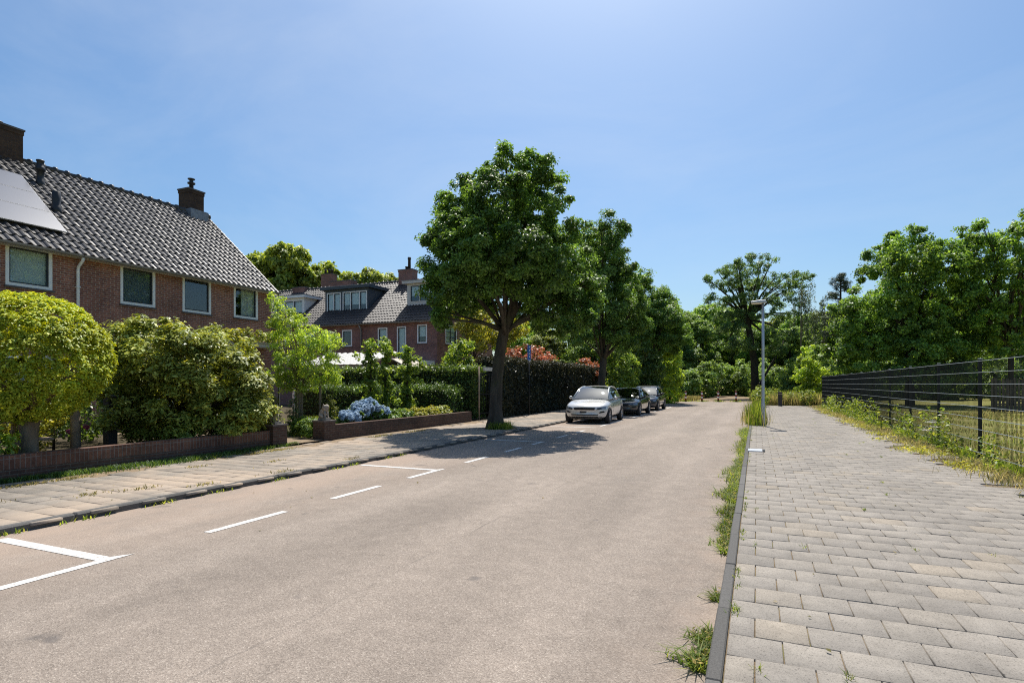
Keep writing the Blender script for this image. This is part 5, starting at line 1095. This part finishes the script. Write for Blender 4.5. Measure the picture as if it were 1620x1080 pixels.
# ------------------------------------------------------------------ grass and weeds
def scatter(n, x0, x1, y0, y1, z): return np.stack([rng.uniform(x0, x1, n), rng.uniform(y0, y1, n), np.full(n, z)], 1)
def patchy(P, sc, thr, seed=0):
    v = np.sin(P[:, 0]*sc*1.3+seed)*np.sin(P[:, 1]*sc+seed*2) + .6*np.sin(P[:, 0]*sc*2.7+P[:, 1]*sc*2.1+seed) + rng.normal(0, .35, len(P)); return P[v > thr]
P = scatter(34000, 4.0, 22, 9, 36, .05); P = P[rng.uniform(0, 1, len(P)) < np.clip(14/(np.hypot(P[:, 0], P[:, 1])), 0, 1)]
blades('field_grass', patchy(P, .6, -.2), .10, 'grass', 'green grass growing in the field behind the wire fence', 'grass', width=.014)
P = scatter(52000, 4.0, 24, 9, 40, .05); blades('dry_grass', patchy(P, .5, -.1, 2), .13, 'grass_dry', 'dry straw-coloured grass in the field behind the wire fence', 'grass', width=.012)
y = rng.uniform(7, 41, 30000); x = 3.98 - np.abs(rng.normal(0, .17, 30000))*(.6+.4*np.sin(y*1.1)); P = np.stack([x, y, np.full(len(x), .075)], 1)
blades('verge_grass', patchy(P, 1.1, .1, 1), .15, 'grass', 'grass verge between the slab pavement and the wire fence', 'grass')
y = rng.uniform(6, 42, 16000); x = 3.85 - np.abs(rng.normal(0, .3, 16000)); P = np.stack([x, y, np.full(len(x), .075)], 1)
blades('dry_verge_grass', patchy(P, 1.3, -.3, 4), .11, 'grass_dry', 'dry grass along the foot of the wire fence', 'grass', lean=.9)
PP = []; NN = []      # broad-leaved weeds at the fence
g = random.Random(77)
for k in range(120):
    yy = 11.5+27*g.random()**.8; xx = 3.78+g.gauss(0, .12); h = g.uniform(.18, .85)*(1.15 if yy > 15 else .7); n = int(18+h*60); s_ = rng.uniform(0, 1, n)
    PP.append(np.stack([xx+rng.normal(0, .08, n)*(1.2-s_*.6), yy+rng.normal(0, .09, n)*(1.2-s_*.6), .08+s_*h], 1)); NN.append(rng.normal(size=(n, 3))*.7+np.array([0, 0, .8]))
V, Fc = leaf_geo(np.concatenate(PP), np.concatenate(NN), .075, .5); tag(np_mesh('weeds', V, Fc, M['weed']), 'tall leafy weeds along the foot of the wire fence', 'weeds', None, 'stuff')
PP = []
for k in range(60):   # creeping plants over the pavement edge
    yy = 12+26*g.random(); xx = 3.35+g.gauss(0, .16); n = 70; PP.append(np.stack([xx+rng.normal(0, .13, n), yy+rng.normal(0, .25, n), .095+np.abs(rng.normal(0, .03, n))], 1))
P = np.concatenate(PP); V, Fc = leaf_geo(P, rng.normal(size=P.shape)*.5+np.array([0, 0, 1.]), .045, .7); tag(np_mesh('creeping_weeds', V, Fc, M['lf_yellow']), 'yellow-green creeping weeds spreading over the pavement edge', 'weeds', None, 'stuff')
r = empty('wild_carrot', (3.72, 15.9, .06), 0, 'white flat-headed wildflower at the foot of the wire fence', 'wildflower')
mb = MB()
for a, b, h in ((.0, 0, .62), (.1, .15, .50), (-.08, .22, .42)):
    mb.tube([(a*.3, b*.3, 0), (a, b, h)], [.008, .004], 5); P = np.stack([a+rng.normal(0, .06, 160), b+rng.normal(0, .06, 160), h+rng.normal(0, .008, 160)], 1); V, Fc = leaf_geo(P, rng.normal(size=P.shape)*.2+np.array([0, 0, 1.]), .02, .9); np_mesh('flower_head', V, Fc, M['whitepetal'], r)
mb.build('stem', M['lf_yew'], r)
# weeds in the gutter of the narrow kerb: (y0, y1, blades, spread, height)
PP = []; HH = []
for (y0, y1, n, sp, h) in ((2.72, 2.95, 40, .03, .06), (3.22, 3.48, 200, .075, .07), (3.52, 3.74, 170, .065, .065), (4.30, 4.50, 70, .045, .05), (5.55, 6.25, 300, .06, .06), (6.25, 6.9, 320, .07, .07), (6.95, 7.7, 420, .085, .085), (7.9, 9.2, 700, .12, .09), (9.2, 11.6, 900, .13, .09), (11.6, 12.8, 260, .09, .08), (13.0, 17.5, 800, .12, .10), (17.5, 21, 900, .14, .14)):
    y = rng.uniform(y0, y1, n) ; x = -.25 - np.abs(rng.normal(0, sp, n))*(.4+.6*np.sin((y-y0)/(y1-y0)*np.pi)); PP.append(np.stack([x, y, np.full(n, .0)], 1)); HH.append(np.full(n, h*.8))
blades('kerb_weeds', np.concatenate(PP), np.concatenate(HH), 'grass', 'green grass tufts growing in the gutter of the narrow kerb', 'weeds', width=.010, lean=1.7)
P = np.concatenate(PP); P = P[rng.uniform(0, 1, len(P)) < .22]; P[:, 2] = .02+rng.uniform(0, .04, len(P)); V, Fc = leaf_geo(P, rng.normal(size=P.shape)*.6+np.array([0, 0, 1.]), .028, .5)
tag(np_mesh('dry_leaves', V, Fc, M['grass_dry']), 'dry leaf litter caught in the gutter weeds', 'litter', None, 'stuff')
PP = []
for k in range(70):    # small tufts in the slab joints
    yy = 2.4+26*g.random()**1.6; jx = -.155+.291*.5*g.randint(0, 23); xx = jx+g.gauss(0, .012) if g.random() < .6 else -.13; n = g.randint(8, 22); PP.append(np.stack([xx+rng.normal(0, .013, n), yy+rng.normal(0, .03, n), np.full(n, .072)], 1))
blades('joint_weeds', np.concatenate(PP), .032, 'grass', 'tiny green tufts in the joints of the slab pavement', 'weeds', width=.006, lean=1.0)
P = np.stack([rng.normal(-.02, .13, 620), rng.normal(22.9, .5, 620), np.full(620, .05)], 1); blades('lamp_grass', P, .75, 'grass', 'tall green grass around the foot of the street lamp', 'grass', width=.022, lean=.22)
P = np.stack([rng.normal(-.05, .2, 700), rng.normal(24.5, 1.2, 700), np.full(700, .05)], 1); blades('lamp_dry_grass', P, .6, 'grass_dry', 'dry tall grass behind the street lamp', 'grass', width=.014, lean=.3)
P = scatter(16000, -.2, 4.4, 43.0, 56, 0); blades('wild_grass', P, .75, 'grass_dry', 'pale dry wild grass at the end of the slab pavement', 'grass', width=.03, lean=.4)
P = scatter(9000, -.3, 5.5, 43.5, 58, 0); blades('green_wild_grass', patchy(P, .7, .2, 3), .9, 'grass', 'green wild grass at the end of the slab pavement', 'grass', width=.035, lean=.35)
lo = [(.1, 26.0, .45, .35, 1.2, .5), (.0, 31.5, .6, .3, 1.6, .55), (.1, 36.5, .7, .35, 2.2, .7), (.2, 41, .7, .5, 1.6, .75), (2.3, 44.5, .5, .6, .6, .5), (3.2, 43.5, .6, .6, .7, .6), (1.0, 46, .6, .9, .8, .6)]
P, N = clump_points(lo[3:], .2, 34, .8); V, Fc = leaf_geo(P, N, .12, .45); tag(np_mesh('wild_shrubs', V, Fc, M['weed']), 'wild green growth at the end of the slab pavement', 'weeds', None, 'stuff')
y = rng.uniform(-2, 10.8, 20000); x = -10.42 + np.abs(rng.normal(0, .24, 20000))*(.55+.45*np.sin(y*.9+1.0)); P = np.stack([x, y, np.full(len(x), .065)], 1)
blades('wall_grass', P[(P[:, 0] < -9.6)][:13000], .075, 'lf_yew', 'grass strip coloured dark for shade at the foot of the long garden wall', 'grass', lean=.7)  # shade is put into the colour: dark yew leaf instead of the grass green
P = np.concatenate([np.stack([rng.normal(-9.85, .07, 220), rng.normal(c, .25, 220), np.full(220, .074)], 1) for c in (4.8, 5.4, 9.2, 9.7, 13.5, 15.2)] + [np.stack([rng.normal(a, .06, 50), rng.normal(b, .12, 50), np.full(50, .076)], 1) for a, b in ((-8.2, 4.8), (-8.0, 5.3), (-8.7, 3.9), (-7.5, 5.9), (-8.5, 8.2), (-9.2, 7.1), (-7.36, 7.3), (-7.36, 9.1))])
blades('sidewalk_weeds', P, .035, 'grass_dry', 'thin dry weeds on the sandy sidewalk', 'weeds', lean=1.0)
P = np.concatenate([np.stack([rng.normal(-7.10, .03, 26), rng.normal(c, .12, 26), np.full(26, .0)], 1) for c in (3.3, 4.1, 5.0, 5.9, 7.0, 8.4, 8.8, 9.9, 10.4)]); blades('gutter_weeds', P, .05, 'grass', 'small weeds at the foot of the dark kerb', 'weeds', lean=.8)
P = np.stack([-8.05+.42*np.cos(np.linspace(0, 40, 900))+rng.normal(0, .1, 900), 17.27+.42*np.sin(np.linspace(0, 40, 900))+rng.normal(0, .1, 900), np.full(900, .065)], 1); P = P[(P[:, 0] > -8.1)]
blades('tree_pit_weeds', P, .22, 'grass', 'dark weeds around the trunk of the tall street tree', 'weeds', width=.02, lean=.5)
P = np.concatenate([np.stack([rng.normal(a, .25, 120), rng.normal(b, .12, 120), np.zeros(120)], 1) for a, b in ((-5.7, 52), (-4.4, 52.3), (-3.07, 52.6), (-1.64, 53))]); blades('bollard_weeds', P, .16, 'grass', 'weeds around the feet of the bollards', 'weeds', width=.03)
P = np.concatenate([scatter(5000, -9, -6.2, 50.5, 62, 0), scatter(5000, -.6, 6, 56, 70, 0), scatter(3000, -6.3, -5.2, 54, 66, 0)]); blades('wood_edge_grass', P, .35, 'grass_dry', 'pale grass at the edge of the wood either side of the path', 'grass', width=.03)
P = np.concatenate([scatter(90, -.1, 3.4, 2.5, 20, .088), scatter(60, -7.0, -.4, 4, 24, .006), scatter(160, -10.2, -7.3, 3, 22, .083)]); P[:, 2] += rng.uniform(0, .006, len(P))
V, Fc = leaf_geo(P, rng.normal(size=P.shape)*.25+np.array([0, 0, 1.]), .03, .6, fold=.1); tag(np_mesh('leaf_litter', V, Fc, M['grass_dry']), 'a few dry leaves scattered over pavement, street and sidewalk', 'litter', None, 'stuff')
# low planting and soil cover inside the gardens
P = scatter(14000, -18, -10.8, 12, 20, .1); blades('garden_grass', patchy(P, .9, .1), .10, 'grass', 'patchy grass in the front garden behind the walls', 'grass', width=.014)
